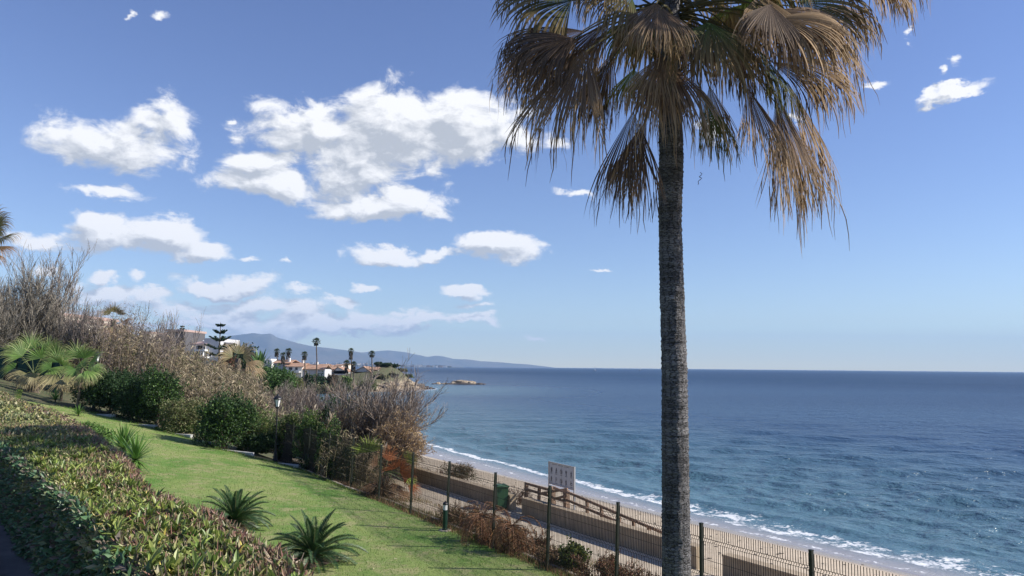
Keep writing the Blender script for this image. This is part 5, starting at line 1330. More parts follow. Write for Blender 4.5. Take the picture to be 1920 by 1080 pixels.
rosette('yucca', 'spiky yucca head of the pair leaning over the lawn on the right', 'yucca', (x, y, z), 110, 1.0, .036, YG, 402, el=(-35, 85), stem=hpx(264, 826, 27.6) * .42, parts=True)
rosette('young_yucca', 'small bright yucca below the fan palms, left one', 'yucca', at_g(107, 44), 40, .75, .03, YG, 403, el=(0, 85), stem=.15)
rosette('young_yucca', 'small bright yucca at the foot of the thin palm stem', 'yucca', at_g(152, 40), 40, .6, .03, YG, 404, el=(0, 85), stem=.12)
rosette('spiky_grass', 'pale green spiky tuft at the bottom edge of the lawn', 'plant', at_g(748, 15.0), 34, .85, .010, [(.16, .26, .07), (.22, .33, .12), (.10, .19, .05)], 405, el=(45, 88), droop=.25)
LG = [(.08, .17, .03), (.12, .22, .05), (.16, .26, .07)]
shrub('leafy_shrub', 'small bright green leafy bush left of the yucca pair', 'shrub', at_g(190, 31), 1.3, .9, 1.0, LG, 2200, .12, .03, 410)
shrub('leafy_shrub', 'low green ground plant between the young yucca and the lawn', 'shrub', at_g(170, 35), 1.4, .5, 1.0, LG, 1600, .13, .03, 411)
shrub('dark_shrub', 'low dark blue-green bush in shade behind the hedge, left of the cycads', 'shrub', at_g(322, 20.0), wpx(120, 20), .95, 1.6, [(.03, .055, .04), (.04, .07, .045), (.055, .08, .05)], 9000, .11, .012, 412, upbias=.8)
rosette('juniper_sprig', 'dark arching sprig at the right of the shaded low bush', 'plant', at_g(362, 21.5), 40, .55, .012, [(.035, .06, .04), (.06, .09, .05)], 413, el=(10, 80), droop=.6)
# reddish heath between the hedge edge and the lawn
for i, (px, Y, w, h, lb) in enumerate([(640, 15.8, 90, .55, 'low brown twiggy bush below the nearest cycad'), (560, 15.0, 80, .8, 'reddish twiggy bush along the hedge edge beside the cycad'), (690, 14.2, 80, .4, 'sparse olive twig bush at the bottom edge right of the hedge')]):
    bare_shrub('twiggy_bush', lb, 'bush', at_g(px, Y), h, wpx(w, Y), nst=26, levels=3, seed=420 + i, cols=((.22, .12, .09), (.16, .12, .07), (.12, .13, .06)), spread=.9, r0=.008, rmin=.0028, kids=(9, 7), leaf=dict(n=3000, L=.05, W=.008, cols=[(.16, .14, .07), (.22, .13, .09), (.12, .15, .06)]))

# ------------------------------------------------------------------ young green fan palms on the left
GP = ((.11, .21, .045), (.17, .27, .07), (.38, .38, .17)); GP2 = ((.07, .15, .035), (.12, .21, .05), (.30, .32, .13)); GPd = ((.20, .20, .08), (.32, .28, .14), (.36, .28, .15))
def fan_palm(label, px, Y, heart_py, leaves_, seed, tr=.16, cat='palm tree', group='young fan palms by the windbreak', lean=0.0, pw=.02, cols=None, base=None, tcol=None, nseg=34):
    rg = np.random.default_rng(seed); bx_, by_, bz_ = at_g(px, Y); h = at(px, heart_py, Y); h = np.array([h.x + lean, Y, h.z])
    r = empty('fan_palm', (bx_, by_, bz_), label, cat, group)
    zz = np.linspace(bz_ - .1, h[2], 24); P = np.stack([np.linspace(bx_, h[0], 24), np.full(24, Y), zz], 1)
    rad_ = tr * (1 + .25 * np.exp(-np.linspace(0, 5, 24))) + rg.uniform(-.12, .12, 24) * tr
    MB().tubes(P[None], rad_[None], 12).build('trunk', tcol or M_bark, r)
    for (hx, hy, dy, ax_, Rl, spd, c_, dr) in leaves_:
        hub = np.array(at(hx, hy, Y + dy)); rad2 = hub - h; rad2[2] = 0; rad2 = unit(rad2 + 1e-3)
        a = np.array([ax_[0], rad2[1] * .6, ax_[1]]); nrm = rad2 * .35 + np.array([.45, -.75, .65]); Rl = Rl * (1.12 if group else 1.0 if tr == .2 else 1.2)
        add_leaf(r, hub, h, a, nrm, Rl, spd, nseg, dr, .5, (GP, GP2, GPd)[c_] if cols is None else cols[c_], (.16, .20, .07), sag=.08, pw=pw, K=7, m=M_leaf, rg=rg, gap=1.0)
    return r
fan_palm('stout young fan palm with thick shaggy trunk, leftmost of the green fan palms', 63, 47.0, 700, [
 (42, 668, -.2, (-.7, .6), 1.15, 1.3, 0, .35), (78, 672, -.6, (-.05, 1), 1.25, 1.45, 1, .3), (58, 655, .5, (-.3, 1), 1.2, 1.2, 0, .4), (105, 668, -.2, (.7, .7), 1.2, 1.3, 0, .45), (28, 690, .3, (-1, .1), 1.0, 1.2, 1, .8),
 (50, 700, -.7, (-.6, -.6), 1.2, 1.2, 2, .7), (66, 700, -.9, (.0, -1), 1.15, 1.2, 2, .7), (95, 690, -.5, (.7, -.4), 1.2, 1.1, 0, .8), (85, 660, .6, (.5, 1), 1.1, 1.2, 1, .4), (30, 660, .5, (-1, .5), 1.0, 1.1, 0, .5), (72, 708, -.3, (.3, -1), .8, .9, 2, .8), (50, 710, -.2, (-.3, -1), .8, .9, 2, .8)], 501, tr=.30)
fan_palm('young fan palm with pale split fans leaning over the hedge, middle of the group', 118, 45.5, 700, [
 (120, 688, -.5, (.5, .6), 1.3, 1.3, 0, .5), (105, 702, -.8, (-.2, -1), 1.35, 1.1, 2, .4), (125, 705, -.9, (.6, -.8), 1.4, 1.0, 2, .45), (140, 690, -.2, (1, .1), 1.3, 1.1, 0, .7), (150, 700, .2, (.8, -.7), 1.2, .9, 2, .8), (110, 680, .4, (-.3, 1), 1.1, 1.3, 1, .4), (96, 690, .0, (-1, .2), 1.0, 1.1, 1, .7), (128, 712, -.2, (.3, -1), 1.0, .8, 2, .8)], 502, tr=.075)
fan_palm('slender fan palm with thin pale stem, rightmost of the green fan palms', 149, 43.0, 690, [
 (158, 672, -.3, (.2, 1), 1.05, 1.3, 0, .4), (168, 680, -.4, (1, .2), 1.0, 1.2, 0, .6), (145, 670, .3, (-.4, 1), 1.0, 1.2, 1, .4), (162, 695, -.6, (.6, -.8), 1.0, 1.1, 0, .7), (170, 690, .4, (1, -.3), .95, 1.1, 1, .7), (142, 692, -.4, (-.7, -.5), .9, 1.1, 1, .7), (155, 700, -.5, (.1, -1), .9, 1.0, 2, .8)], 503, tr=.07, lean=.15)
# palm whose dry crown enters at the left border
CD = (((.10, .12, .035), (.16, .14, .05), (.30, .18, .09)), ((.16, .11, .05), (.26, .15, .07), (.36, .22, .12)))
fan_palm('palm with half dry crown entering at the left border above the bare tree', -38, 34.0, 452, [
 (-8, 432, -.4, (1, .5), 1.2, 1.1, 0, .9), (0, 447, -.6, (1, -.1), 1.15, .9, 0, .9), (-5, 462, -.5, (1, -.55), 1.15, .8, 1, .8), (-15, 420, .3, (.6, 1), 1.1, 1.1, 0, .7), (-18, 470, -.3, (.5, -1), 1.1, .8, 1, .6), (-40, 410, 0, (0, 1), 1.2, 1.3, 0, .5), (-75, 430, 0, (-1, .5), 1.2, 1.2, 0, .8), (-80, 460, -.3, (-1, -.4), 1.2, 1.0, 1, .8), (-45, 475, -.8, (-.2, -1), 1.2, .9, 1, .6), (-30, 440, .8, (.3, .3), 1.2, 1.1, 0, .8)], 504, tr=.2, group=None, cols=CD)
# small palm top rising out of the reeds
fan_palm('brown-headed palm just topping the dry reeds', 213, 62.0, 600, [
 (205, 590, -.3, (-.5, 1), 1.0, 1.1, 0, .6), (222, 590, -.3, (.6, 1), 1.0, 1.1, 0, .6), (213, 586, .2, (0, 1), 1.0, 1.2, 0, .4), (230, 602, -.4, (1, -.1), 1.1, 1.0, 1, .9), (196, 604, -.4, (-1, -.1), 1.1, 1.0, 1, .9), (212, 612, -.8, (0, -1), 1.5, .9, 1, .6), (228, 615, -.5, (.5, -1), 1.5, .8, 1, .6), (198, 615, -.5, (-.5, -1), 1.5, .8, 1, .6)], 505, tr=.2, group=None, cols=CD, nseg=26)

# ------------------------------------------------------------------ fan palms and dead growth at the fence
OR = (((.30, .40, .05), (.36, .46, .08), (.40, .42, .14)), ((.34, .10, .03), (.40, .13, .04), (.44, .20, .08)), ((.22, .11, .06), (.30, .18, .10), (.40, .28, .16)))
fan_palm('small fan palm with yellow-green top leaf and rust-red dying fans against the fence', 722, 30.0, 885, [
 (690, 848, -.4, (-.05, 1), .72, 1.5, 0, .15), (738, 880, -.5, (.1, 1), .70, 1.35, 1, .2), (750, 885, -.4, (.8, .4), .62, 1.25, 1, .3), (762, 866, .2, (.7, .7), .45, 1.2, 0, .3), (755, 893, -.2, (1, .1), .60, 1.2, 1, .4), (765, 897, -.5, (.8, -.7), .40, 1.1, 0, .4), (728, 865, .3, (-.1, 1), .60, 1.1, 1, .3), (708, 872, -.4, (-.6, .6), .55, 1.0, 2, .6), (735, 905, -.5, (.5, -1), .8, .9, 2, .7), (705, 905, -.5, (-.5, -1), .8, .9, 2, .7), (748, 918, -.2, (.7, -1), .8, .8, 2, .7), (720, 908, -.7, (0, -1), .9, .9, 2, .6), (765, 910, .2, (1, -.7), .6, .9, 1, .6)], 506, tr=.16, group=None, cols=OR, nseg=30)
def dead_mound(name, label, c, n, L, cols, seed, W=.012, el=(5, 70), droop=1.2, cat='dry plant'):
    return rosette(name, label, cat, c, n, L, W, cols, seed, el=el, droop=droop, m=M_dry)
DC = [(.30, .20, .11), (.38, .28, .17), (.20, .12, .07), (.14, .09, .06)]
dead_mound('dead_palm_skirt', 'grey-brown heap of dead leaves at the foot of the rust-red fan palm', at_g(722, 28.6), 420, 1.05, DC + [(.09, .07, .07)], 520, W=.018, el=(10, 85), droop=1.6)
for i, (px, Y, L, lb) in enumerate([(905, 21.4, 1.35, 'arching dead feather palm behind the fence, by the bollard light'), (962, 20.2, 1.15, 'rust-brown drooping dead palm in front of the litter bin')]):
    rg = np.random.default_rng(530 + i); x, y, z = at_g(px, Y); u_, s_ = us(x, y)
    r = empty('dead_feather_palm', (x, y, z), lb, 'dry plant')
    MB().tubes([[(x, y, z - .1), (x + .05, y, z + .4), (x + .02, y, z + .75)]], [[.11, .09, .07]], 8).build('trunk', M_bark, r)
    for k in range(26):
        el_ = R(rg.uniform(-10, 75)); pinnate((x, y, z + .7), k * 2.4, el_, L * rg.uniform(.7, 1.1), 30, .20, .006, [(.34, .17, .08), (.26, .13, .07), (.42, .27, .14), (.16, .10, .07)], 1.9, rg, vee=-.25, rc=(.22, .12, .07)).build('frond', M_dry, r)

# ------------------------------------------------------------------ scrub just outside the fence
BROWN = ((.20, .115, .08), (.27, .17, .11), (.13, .085, .06))
k = 0
for px, u_, w, h, col, lb in [
  (868, .9, 1.5, .9, 0, 'brown twiggy scrub at the fence foot right of the bollard light'), (905, 1.0, 1.6, .8, 0, 'brown scrub below the arching dead palm'), (948, .8, 1.6, .9, 0, 'dense brown scrub behind the fence post left of the sign'),
  (992, .9, 1.7, .8, 1, 'reddish-brown scrub under the sign'), (1040, .8, 1.3, .6, 0, 'low brown scrub left of the small dark green bush'), (1120, .9, 1.4, .8, 1, 'reddish scrub right of the small dark green bush'),
  (1165, .9, 1.3, .75, 1, 'rusty scrub behind the fence near the palm trunk'), (1205, 1.0, 1.3, .7, 0, 'brown scrub touching the palm trunk on its left'), (1290, .9, 1.2, .5, 0, 'low scrub hidden behind the palm trunk')]:
    x, y, s_ = on_line(px, u_); c = ((.22, .13, .085), (.26, .18, .11), (.14, .10, .06)) if col == 0 else ((.30, .13, .08), (.22, .11, .08), (.28, .19, .11))
    bare_shrub('dry_scrub', lb, 'bush', (x, y, H1(x, y)), h, w, nst=30, levels=3, seed=540 + k, cols=c, spread=1.0, r0=.008, rmin=.0032, kids=(10, 7), group='dry scrub along the fence', crook=.2,
               leaf=dict(n=3600, L=.05, W=.010, cols=[(.24, .14, .09), (.33, .23, .14), (.15, .10, .06), (.16, .16, .07)], m=M_dry)); k += 1
x, y, s_ = on_line(1076, .8)
shrub('green_bush', 'small dark green bush behind the fence, among reddish scrub', 'bush', (x, y, H1(x, y)), .85, .75, .8, [(.05, .09, .025), (.08, .12, .03), (.22, .24, .05)], 3600, .07, .02, 550)
x, y, s_ = on_line(860, 7.0)
shrub('beach_bush', 'round grey-brown bush on the sand behind the beige wall', 'bush', (x, y, H1(x, y)), 1.9, 1.0, 1.5, [(.11, .10, .055), (.15, .12, .07), (.08, .085, .04), (.22, .13, .08)], 7000, .07, .012, 551)
bare_shrub('dry_beach_scrub', 'sparse dry twigs left of the round bush on the sand', 'bush', at_g(822, 37.5), .7, 1.6, nst=20, levels=3, seed=552, cols=BROWN, spread=1.0, r0=.008, rmin=.004)
x, y, s_ = on_line(968, 6.2)
bare_shrub('dry_beach_scrub', 'purple-brown dry scrub on the sand left of the timber rail', 'bush', (x, y, H1(x, y)), .9, 2.0, nst=34, levels=3, seed=553, cols=((.17, .12, .11), (.24, .17, .13)), spread=1.1, r0=.008, rmin=.004, leaf=dict(n=2600, L=.05, W=.01, cols=[(.20, .14, .10), (.14, .10, .08)], m=M_dry))
# verge grasses between fence and path
n = 16000; s_ = rng.uniform(-8, 24, n); u_ = .25 + 2.6 * rng.random(n) ** 1.2; x_, y_ = xy(u_, s_)
keep = (fbm(x_ / 1.1, y_ / 1.1, 3, 77) > .42) | (u_ < .8); x_, y_ = x_[keep], y_[keep]
blades('verge_grass', 'dry straw and green grass on the verge between fence and path', np.stack([x_, y_, H(x_, y_) - .01], 1), .20, .006, [(.34, .27, .14), (.24, .25, .09), (.42, .34, .19), (.18, .22, .07), (.28, .17, .09)], lean=.8)
n = 5000; s_ = rng.uniform(-12, 16, n); u_ = rng.uniform(.0, .45, n); x_, y_ = xy(u_, s_)
blades('fence_foot_grass', 'dead brown grass tangled along the foot of the fence', np.stack([x_, y_, H(x_, y_) - .01], 1), .24, .006, [(.30, .17, .10), (.36, .25, .14), (.20, .12, .08)], lean=1.0)
# seaweed and pebbles on the sand
n = 900; s_ = rng.uniform(-14, 50, n); u_ = np.clip(rng.normal(9, 2.4, n), 5.4, 14.6); x_, y_ = xy(u_, s_); rr_ = rng.uniform(.02, .07, n)
mb = MB(); 
base_r = rock_mb((0, 0, 0), (1, .8, .5), 3, nu=5, nv=4); bv, bf = base_r.v[0], base_r.f[0]
allv = (bv[None] * rr_[:, None, None]) + np.stack([x_, y_, H(x_, y_)], 1)[:, None]; allf = (bf[None] + (np.arange(n) * len(bv))[:, None, None]).reshape(-1, 4)
mb.add(allv.reshape(-1, 3), allf); tag(mb.build('beach_pebbles', M_rockd), 'dark pebbles and weed strewn over the sand', 'pebbles', kind='stuff')
# ------------------------------------------------------------------ bushes along the lawn edge
DG = [(.022, .050, .016), (.034, .070, .022), (.05, .095, .03)]  # greens deepened to put the evergreen group's shade into the leaves
OL = [(.12, .15, .05), (.17, .19, .07), (.09, .12, .04), (.24, .22, .11)]
MG = [(.09, .165, .035), (.13, .21, .05), (.06, .12, .03), (.21, .25, .08)]
_kpx = np.array([p[0] for p in KERB_PX])[::-1]; _kY = np.array([ground_at(*p, t1=90)[1] for p in KERB_PX])[::-1]; print('kerb', list(zip(_kpx, _kY.round(1))))
def lawn_bush(px, y0, w, Y, cols, n, lb, seed, L=.12, W=.035, name='lawn_shrub', dep=None, du=.8, **kw):
    Y = float(np.interp(px, _kpx, _kY)) + (Y - 40) * .12 + .95 if px < 470 else Y
    if px >= 545 and Y < 40:
        xx, Y, _s = on_line(px, .55)
    x, y, z = at_g(px, Y); h = hpx(px, y0, Y) * (1.08 if px > 500 else 1)
    return shrub(name, lb, 'shrub', (x, y, z), wpx(w, Y), h, dep or wpx(w, Y) * .8, cols, n, L, W, seed, **kw)
lawn_bush(205, 698, 110, 45.5, DG, 16000, 'tall dark evergreen mass right of the fan palms', 601, dep=3.0, nl=26)
lawn_bush(262, 706, 110, 44.5, DG, 16000, 'dark evergreen bush with flat top in the middle of the shaded group', 602, dep=3.0, nl=24)
lawn_bush(302, 682, 78, 44.0, DG + MG[:1], 15000, 'tallest round-topped dark bush, right end of the shaded group', 603, dep=2.6, nl=22)
lawn_bush(352, 735, 85, 43.0, OL, 9000, 'pale olive loose shrub above the white wall', 604, L=.10, W=.025)
lawn_bush(345, 790, 95, 41.8, MG, 5200, 'low fresh green ground cover under the olive shrub', 605, L=.12, W=.03, dep=1.2)
lawn_bush(428, 742, 112, 40.5, DG + MG[:1], 17000, 'round dark green bush overhanging the low white wall', 606, nl=24)
lawn_bush(490, 768, 80, 40.0, OL + MG, 8500, 'yellowish green shrub left of the near lamp post', 607, L=.10, W=.028)
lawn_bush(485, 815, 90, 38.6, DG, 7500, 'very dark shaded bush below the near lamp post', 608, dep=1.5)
lawn_bush(548, 778, 72, 38.4, MG + OL, 9500, 'bright mixed green bush right of the near lamp post', 609, L=.11, W=.03)
lawn_bush(585, 790, 60, 36.2, MG, 8500, 'ivy-covered green bush growing through the fence', 610, L=.10, W=.028)
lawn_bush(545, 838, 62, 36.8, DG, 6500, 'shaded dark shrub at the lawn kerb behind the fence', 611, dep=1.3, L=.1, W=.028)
lawn_bush(622, 800, 55, 34.4, MG + DG, 7000, 'green climbing shrub on the fence left of the yellow-green palm leaf', 612, L=.09, W=.025)
lawn_bush(650, 838, 48, 32.6, DG + OL[:1], 5600, 'dark leafy shrub at the fence foot beside the dry reeds', 613, L=.09, W=.025)
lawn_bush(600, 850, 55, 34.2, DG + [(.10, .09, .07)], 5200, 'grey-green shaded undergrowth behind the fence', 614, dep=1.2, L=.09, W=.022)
lawn_bush(640, 752, 84, 44.0, DG, 11000, 'dark green bush embedded in the bare tamarisk thicket', 615, nl=18)

# ------------------------------------------------------------------ reeds and bare thickets
REED = [(.26, .205, .13), (.35, .285, .185), (.18, .145, .09), (.46, .385, .26), (.13, .105, .07), (.17, .17, .08)]
def reeds(name, label, n, prof, Yr, seed, cols=REED, leafy=7, lw=.022, ll=.6, jit=1.2, plume=.0, lean=(.08, 0), low=.0, stalk=.011, under=.35):
    """n stalks; prof = [(px, top py)...]; stalks end near that skyline"""
    rg = np.random.default_rng(seed); px = rg.uniform(prof[0][0], prof[-1][0], n); Y = rg.uniform(Yr[0], Yr[1], n)
    tp = np.interp(px, [p[0] for p in prof], [p[1] for p in prof])
    a = (px - 960) / F_PX; vx = np.array([_fw.x + _rt.x * q for q in a]); 
    P0 = np.array([at_g(float(p), float(y)) for p, y in zip(px, Y)]) if n < 600 else None
    if P0 is None:
        v0 = np.array([tuple(dirpx(float(p), 700)) for p in px]); X = v0[:, 0] * Y / v0[:, 1]; P0 = np.stack([X, Y, H(X, Y)], 1)
    vt = np.array([tuple(dirpx(float(p), float(t))) for p, t in zip(px, tp)]); zt = CAM_H + vt[:, 2] * Y / vt[:, 1]
    h = (zt - P0[:, 2]) * (1 - under * rg.random(n) ** 1.3) + rg.normal(0, .25 * jit, n); h = np.maximum(h, .6)
    K = 6; th = rg.uniform(0, 6.283, n); ln = rg.uniform(.0, .16, n)[:, None] * np.stack([np.cos(th), np.sin(th), np.zeros(n)], 1) + np.array([lean[0], lean[1], 0])
    t = np.linspace(0, 1, K); P = P0[:, None] + ln[:, None] * (t ** 2)[None, :, None] * h[:, None, None] + np.array([0, 0, 1.0]) * (t[None, :, None] * h[:, None, None])
    side = unit(np.cross(np.array([0, 0, 1.0]) + ln, rv(n, rg))); mb = MB()
    mb.ribbons(P, stalk * np.array([1, 1, .9, .7, .5, .3])[None] * np.ones((n, 1)), side, pal(cols, n, rg))
    m_ = n * leafy; i = rg.integers(0, n, m_); tk = rg.uniform(.25, 1, m_); tj = tk * (K - 1); j = np.minimum(tj.astype(int), K - 2); f = (tj - j)[:, None]
    B = P[i, j] * (1 - f) + P[i, j + 1] * f; az_ = rg.uniform(0, 6.283, m_); d0 = np.stack([np.cos(az_), np.sin(az_), rg.uniform(.3, 1.3, m_)], 1); d0 = unit(d0)
    L = ll * rg.uniform(.5, 1.2, m_)[:, None]; Q = [B, B + d0 * L * .4]; d1 = unit(d0 + np.array([0, 0, -1.1])); Q.append(Q[-1] + d1 * L * .35); d2 = unit(d1 + np.array([0, 0, -1.0])); Q.append(Q[-1] + d2 * L * .25)
    mb.ribbons(np.stack(Q, 1), lw * np.array([.6, 1, .7, .05])[None] * rg.uniform(.6, 1.3, (m_, 1)), unit(np.cross(d0, rv(m_, rg))), pal(cols, m_, rg))
    if plume:
        kk = np.where(rg.random(n) < plume)[0]; m_ = len(kk) * 12; i = np.repeat(kk, 12); f = rg.random((m_, 1)) * .9; B = P[i, -2] * (1 - f) + P[i, -1] * f
        D = unit(ln[i] * 1.5 + np.array([0, 0, 1.0]) + rv(m_, rg) * .45); mb.leaves(B, D, unit(np.cross(D, rv(m_, rg))), .35 * rg.uniform(.6, 1.2, m_), .03, pal([(.50, .42, .30), (.40, .32, .22), (.58, .50, .38)], m_, rg))
    c = P0.mean(0); o = mb.build(name, M_dry, origin=(float(c[0]), float(c[1]), float(P0[:, 2].min()))); return tag(o, label, 'reeds', kind='stuff')
SKY = [(100, 640), (140, 618), (180, 602), (215, 596), (250, 612), (285, 628), (320, 640), (350, 652), (385, 668), (420, 682), (450, 694), (480, 706)]
reeds('reed_bed', 'tall dry brown reed bed behind the dark evergreen bushes', 3400, [(p, y + 6) for p, y in SKY], (52, 72), 701, leafy=9, lw=.035, ll=.75, stalk=.016, under=.45)
reeds('reed_bed', 'nearer dry reeds spilling down towards the lawn edge', 1500, [(300, 690), (340, 700), (380, 712), (420, 722), (460, 735), (500, 745)], (46, 54), 702, leafy=9, lw=.03, ll=.65, stalk=.013, under=.6)
reeds('feathery_reeds', 'thin feathery reed tops standing against the clouds', 230, [(138, 572), (160, 562), (185, 585), (205, 560), (225, 566), (245, 575), (265, 590), (290, 600), (320, 612)], (50, 60), 703, cols=[(.22, .17, .15), (.30, .24, .20)], leafy=14, lw=.016, ll=.32, stalk=.010, under=.12, jit=.8)
reeds('plume_reeds', 'reeds with pale plumes between olive shrub and bare thicket', 1100, [(360, 745), (420, 752), (480, 762), (540, 770), (600, 778), (660, 800)], (44, 52), 704, cols=REED + [(.20, .20, .10)], leafy=8, lw=.026, ll=.55, stalk=.011, plume=.10, under=.5)
reeds('fence_reeds', 'dry reeds with pale tips along the fence beside the yellow-green palm leaf', 420, [(600, 812), (640, 812), (680, 822), (720, 842)], (31.5, 37), 705, cols=REED + [(.22, .20, .10)], leafy=8, lw=.016, ll=.38, stalk=.008, plume=.05, under=.5)
GREY = ((.225, .20, .165), (.30, .27, .225), (.145, .13, .105)); PURP = ((.24, .205, .18), (.32, .28, .24), (.155, .13, .115))
def bare(px, top, w, Y, lb, seed, nst=10, levels=4, cols=GREY, lean=(0, 0), name='bare_tamarisk', cat='bush', kids=(7, 7, 6), rmin=.0055, up=.35, leaf=None, spread=.7, r0=.045, **kw):
    return bare_shrub(name, lb, cat, at_g(px, Y), hpx(px, top, Y), wpx(w, Y), nst=nst, levels=levels, seed=seed, cols=cols, lean=lean, kids=kids, rmin=rmin, up=up, leaf=leaf, spread=spread, r0=r0, **kw)
bare(18, 475, 150, 53, 'largest bare grey tree at the left border below the dry palm crown', 711, nst=14, name='bare_tree', cat='tree', r0=.08, kids=(9, 8, 7), rmin=.0075, up=.5)
bare(78, 502, 120, 55, 'bare purple-grey tree right of the largest one, upswept twigs', 712, nst=12, cols=PURP, name='bare_tree', cat='tree', r0=.07, kids=(9, 8, 7), rmin=.0075, up=.6)
bare(118, 565, 80, 54, 'smaller bare grey tree before the cream building edge', 713, nst=10, name='bare_tree', cat='tree', r0=.05, kids=(8, 8, 6), rmin=.007, up=.6)
bare(-40, 520, 130, 51, 'bare tangled tree cut by the left picture border', 714, nst=12, name='bare_tree', cat='tree', kids=(9, 8, 6), rmin=.007)
bare(60, 590, 170, 57, 'brown-grey thicket in front of the cream building', 715, nst=20, cols=((.17, .13, .10), (.23, .18, .13)), kids=(9, 8, 6), rmin=.008, leaf=dict(n=9000, L=.14, W=.02, cols=REED, m=M_dry))
bare(165, 585, 60, 54, 'bare feathery bush rising from the left part of the reeds', 716, nst=9, cols=PURP, up=.9, rmin=.007)
bare(265, 592, 60, 57, 'bare feathery bush rising from the middle of the reeds', 717, nst=8, cols=PURP, up=.9, rmin=.007)
bare(310, 606, 44, 60, 'thin bare bush left of the dark flat-roofed house', 718, nst=7, cols=PURP, up=1.0, rmin=.007)
for i, (px, top, w, Y, lb) in enumerate([(500, 712, 80, 66, 'grey bare thicket below the round green tree'), (548, 705, 80, 70, 'grey bare thicket above the near lamp lantern'), (590, 712, 70, 64, 'grey bare thicket left of the bay water'), (455, 720, 70, 60, 'bare grey-brown thicket below the drooping dry palm'), (520, 742, 70, 52, 'low bare thicket just behind the near lamp'), (575, 745, 70, 50, 'low bare thicket right of the near lamp'), (625, 735, 60, 48, 'bare thicket at the left side of the big purple tamarisk')]):
    bare(px, top, w, Y, lb, 720 + i, nst=14, kids=(8, 7, 6), rmin=.0065, spread=.9, cols=GREY if i % 2 else ((.19, .155, .13), (.24, .20, .17), (.14, .11, .10)))
bare(672, 706, 120, 37.5, 'big bare purple-brown tamarisk, left half of the thicket by the water', 731, nst=18, cols=PURP, kids=(9, 8, 6), rmin=.0055, lean=(.12, 0), r0=.05)
bare(706, 712, 130, 36.5, 'big bare tamarisk leaning over the beach, right half of the thicket', 732, nst=20, cols=PURP + ((.24, .17, .12),), kids=(9, 8, 6), rmin=.0052, lean=(.15, 0), r0=.05)
bare(724, 768, 110, 35.0, 'low leaning tamarisk with ochre leaves reaching towards the sea', 733, nst=18, cols=((.25, .19, .14), (.32, .24, .17), (.17, .135, .12)), kids=(9, 8, 5), rmin=.005, lean=(.34, .1), up=.1, leaf=dict(n=9000, L=.13, W=.016, cols=[(.36, .25, .12), (.46, .34, .18), (.27, .18, .10)], m=M_dry))
bare(690, 760, 150, 36.5, 'dense dry lower growth of the tamarisk thicket', 734, nst=24, cols=((.16, .12, .09), (.11, .085, .07), (.24, .17, .11)), kids=(9, 8, 5), rmin=.006, leaf=dict(n=12000, L=.14, W=.016, cols=[(.28, .19, .10), (.36, .26, .15), (.16, .11, .07), (.12, .12, .06)], m=M_dry), spread=1.0)
def plumes():
    rg = np.random.default_rng(740); r = empty('ochre_grass', at_g(742, 35.5), 'arching ochre grass clump hanging over the beach end of the thicket', 'grass clump'); mb = MB()
    n = 900; c = np.array(at_g(742, 35.5)); B = c + np.stack([rg.uniform(-1.3, .5, n), rg.uniform(-.6, .6, n), rg.uniform(.6, 2.4, n)], 1)
    d = unit(np.stack([rg.uniform(.5, 1.2, n), rg.normal(0, .3, n), rg.uniform(.2, .9, n)], 1)); L = rg.uniform(.6, 1.3, n)[:, None]; Q = [B]
    for k in range(5): Q.append(Q[-1] + d * L / 5); d = unit(d + np.array([0, 0, -.33]))
    mb.ribbons(np.stack(Q, 1), .016 * np.array([.7, 1, 1, .9, .6, .1])[None] * np.ones((n, 1)), unit(np.cross(d, rv(n, rg))), pal([(.46, .28, .10), (.55, .38, .18), (.34, .20, .08), (.60, .46, .28)], n, rg)); mb.build('blades', M_dry, r)['kind'] = 'stuff'
plumes()

# ------------------------------------------------------------------ trees beyond the thickets
x, y, z = at_g(505, 100)
shrub('round_tree', 'round fresh green tree below the long tiled house', 'tree', (x, y, z), wpx(88, 100), hpx(505, 682, 100), 6, [(.07, .14, .035), (.10, .18, .05), (.05, .10, .03)], 14000, .28, .09, 801, nl=26)
shrub('olive_bush', 'yellowish bush right of the round green tree', 'bush', at_g(548, 104), wpx(50, 104), hpx(548, 698, 104), 3, OL, 5000, .25, .08, 802)
x, y, z = at_g(462, 122)
shrub('dark_tree', 'dark spreading evergreen tree left of the banana leaves', 'tree', (x, y, z), wpx(84, 122), hpx(460, 655, 122), 7, [(.020, .045, .03), (.03, .06, .038), (.045, .08, .04)], 15000, .34, .12, 803, nl=30)
rosette('banana_plant', 'upright green banana leaves at the right of the dark tree', 'plant', yz(487, 690, 108), 16, 3.0, .22, [(.08, .16, .04), (.12, .22, .06)], 804, el=(35, 88), droop=.3)
CD3 = (((.16, .17, .07), (.28, .22, .11), (.42, .32, .18)), ((.26, .18, .10), (.38, .28, .16), (.48, .37, .22)))
fan_palm('drooping straw-coloured palm below the tiered pine', 446, 92.0, 672, [
 (436, 670, -.3, (-.8, .5), 2.0, 1.0, 0, .9), (455, 670, -.3, (.9, .4), 2.2, 1.0, 0, .9), (446, 664, .3, (0, 1), 1.8, 1.2, 0, .6), (462, 680, -.5, (1, -.4), 2.2, .9, 1, .9), (432, 682, -.5, (-1, -.5), 2.0, .9, 1, .9), (455, 690, -.7, (.4, -1), 2.2, .9, 1, .7), (440, 690, -.7, (-.3, -1), 2.2, .9, 1, .7), (470, 690, -.4, (1, -.8), 2.0, .8, 1, .8)], 805, tr=.35, group=None, cols=CD3, nseg=26)
shrub('red_leaved_bush', 'reddish leaved bush at the foot of the tiered pine', 'bush', at_g(424, 98), 3.4, hpx(424, 656, 98), 2.5, [(.20, .07, .05), (.14, .08, .05), (.10, .11, .04)], 3000, .22, .07, 806)
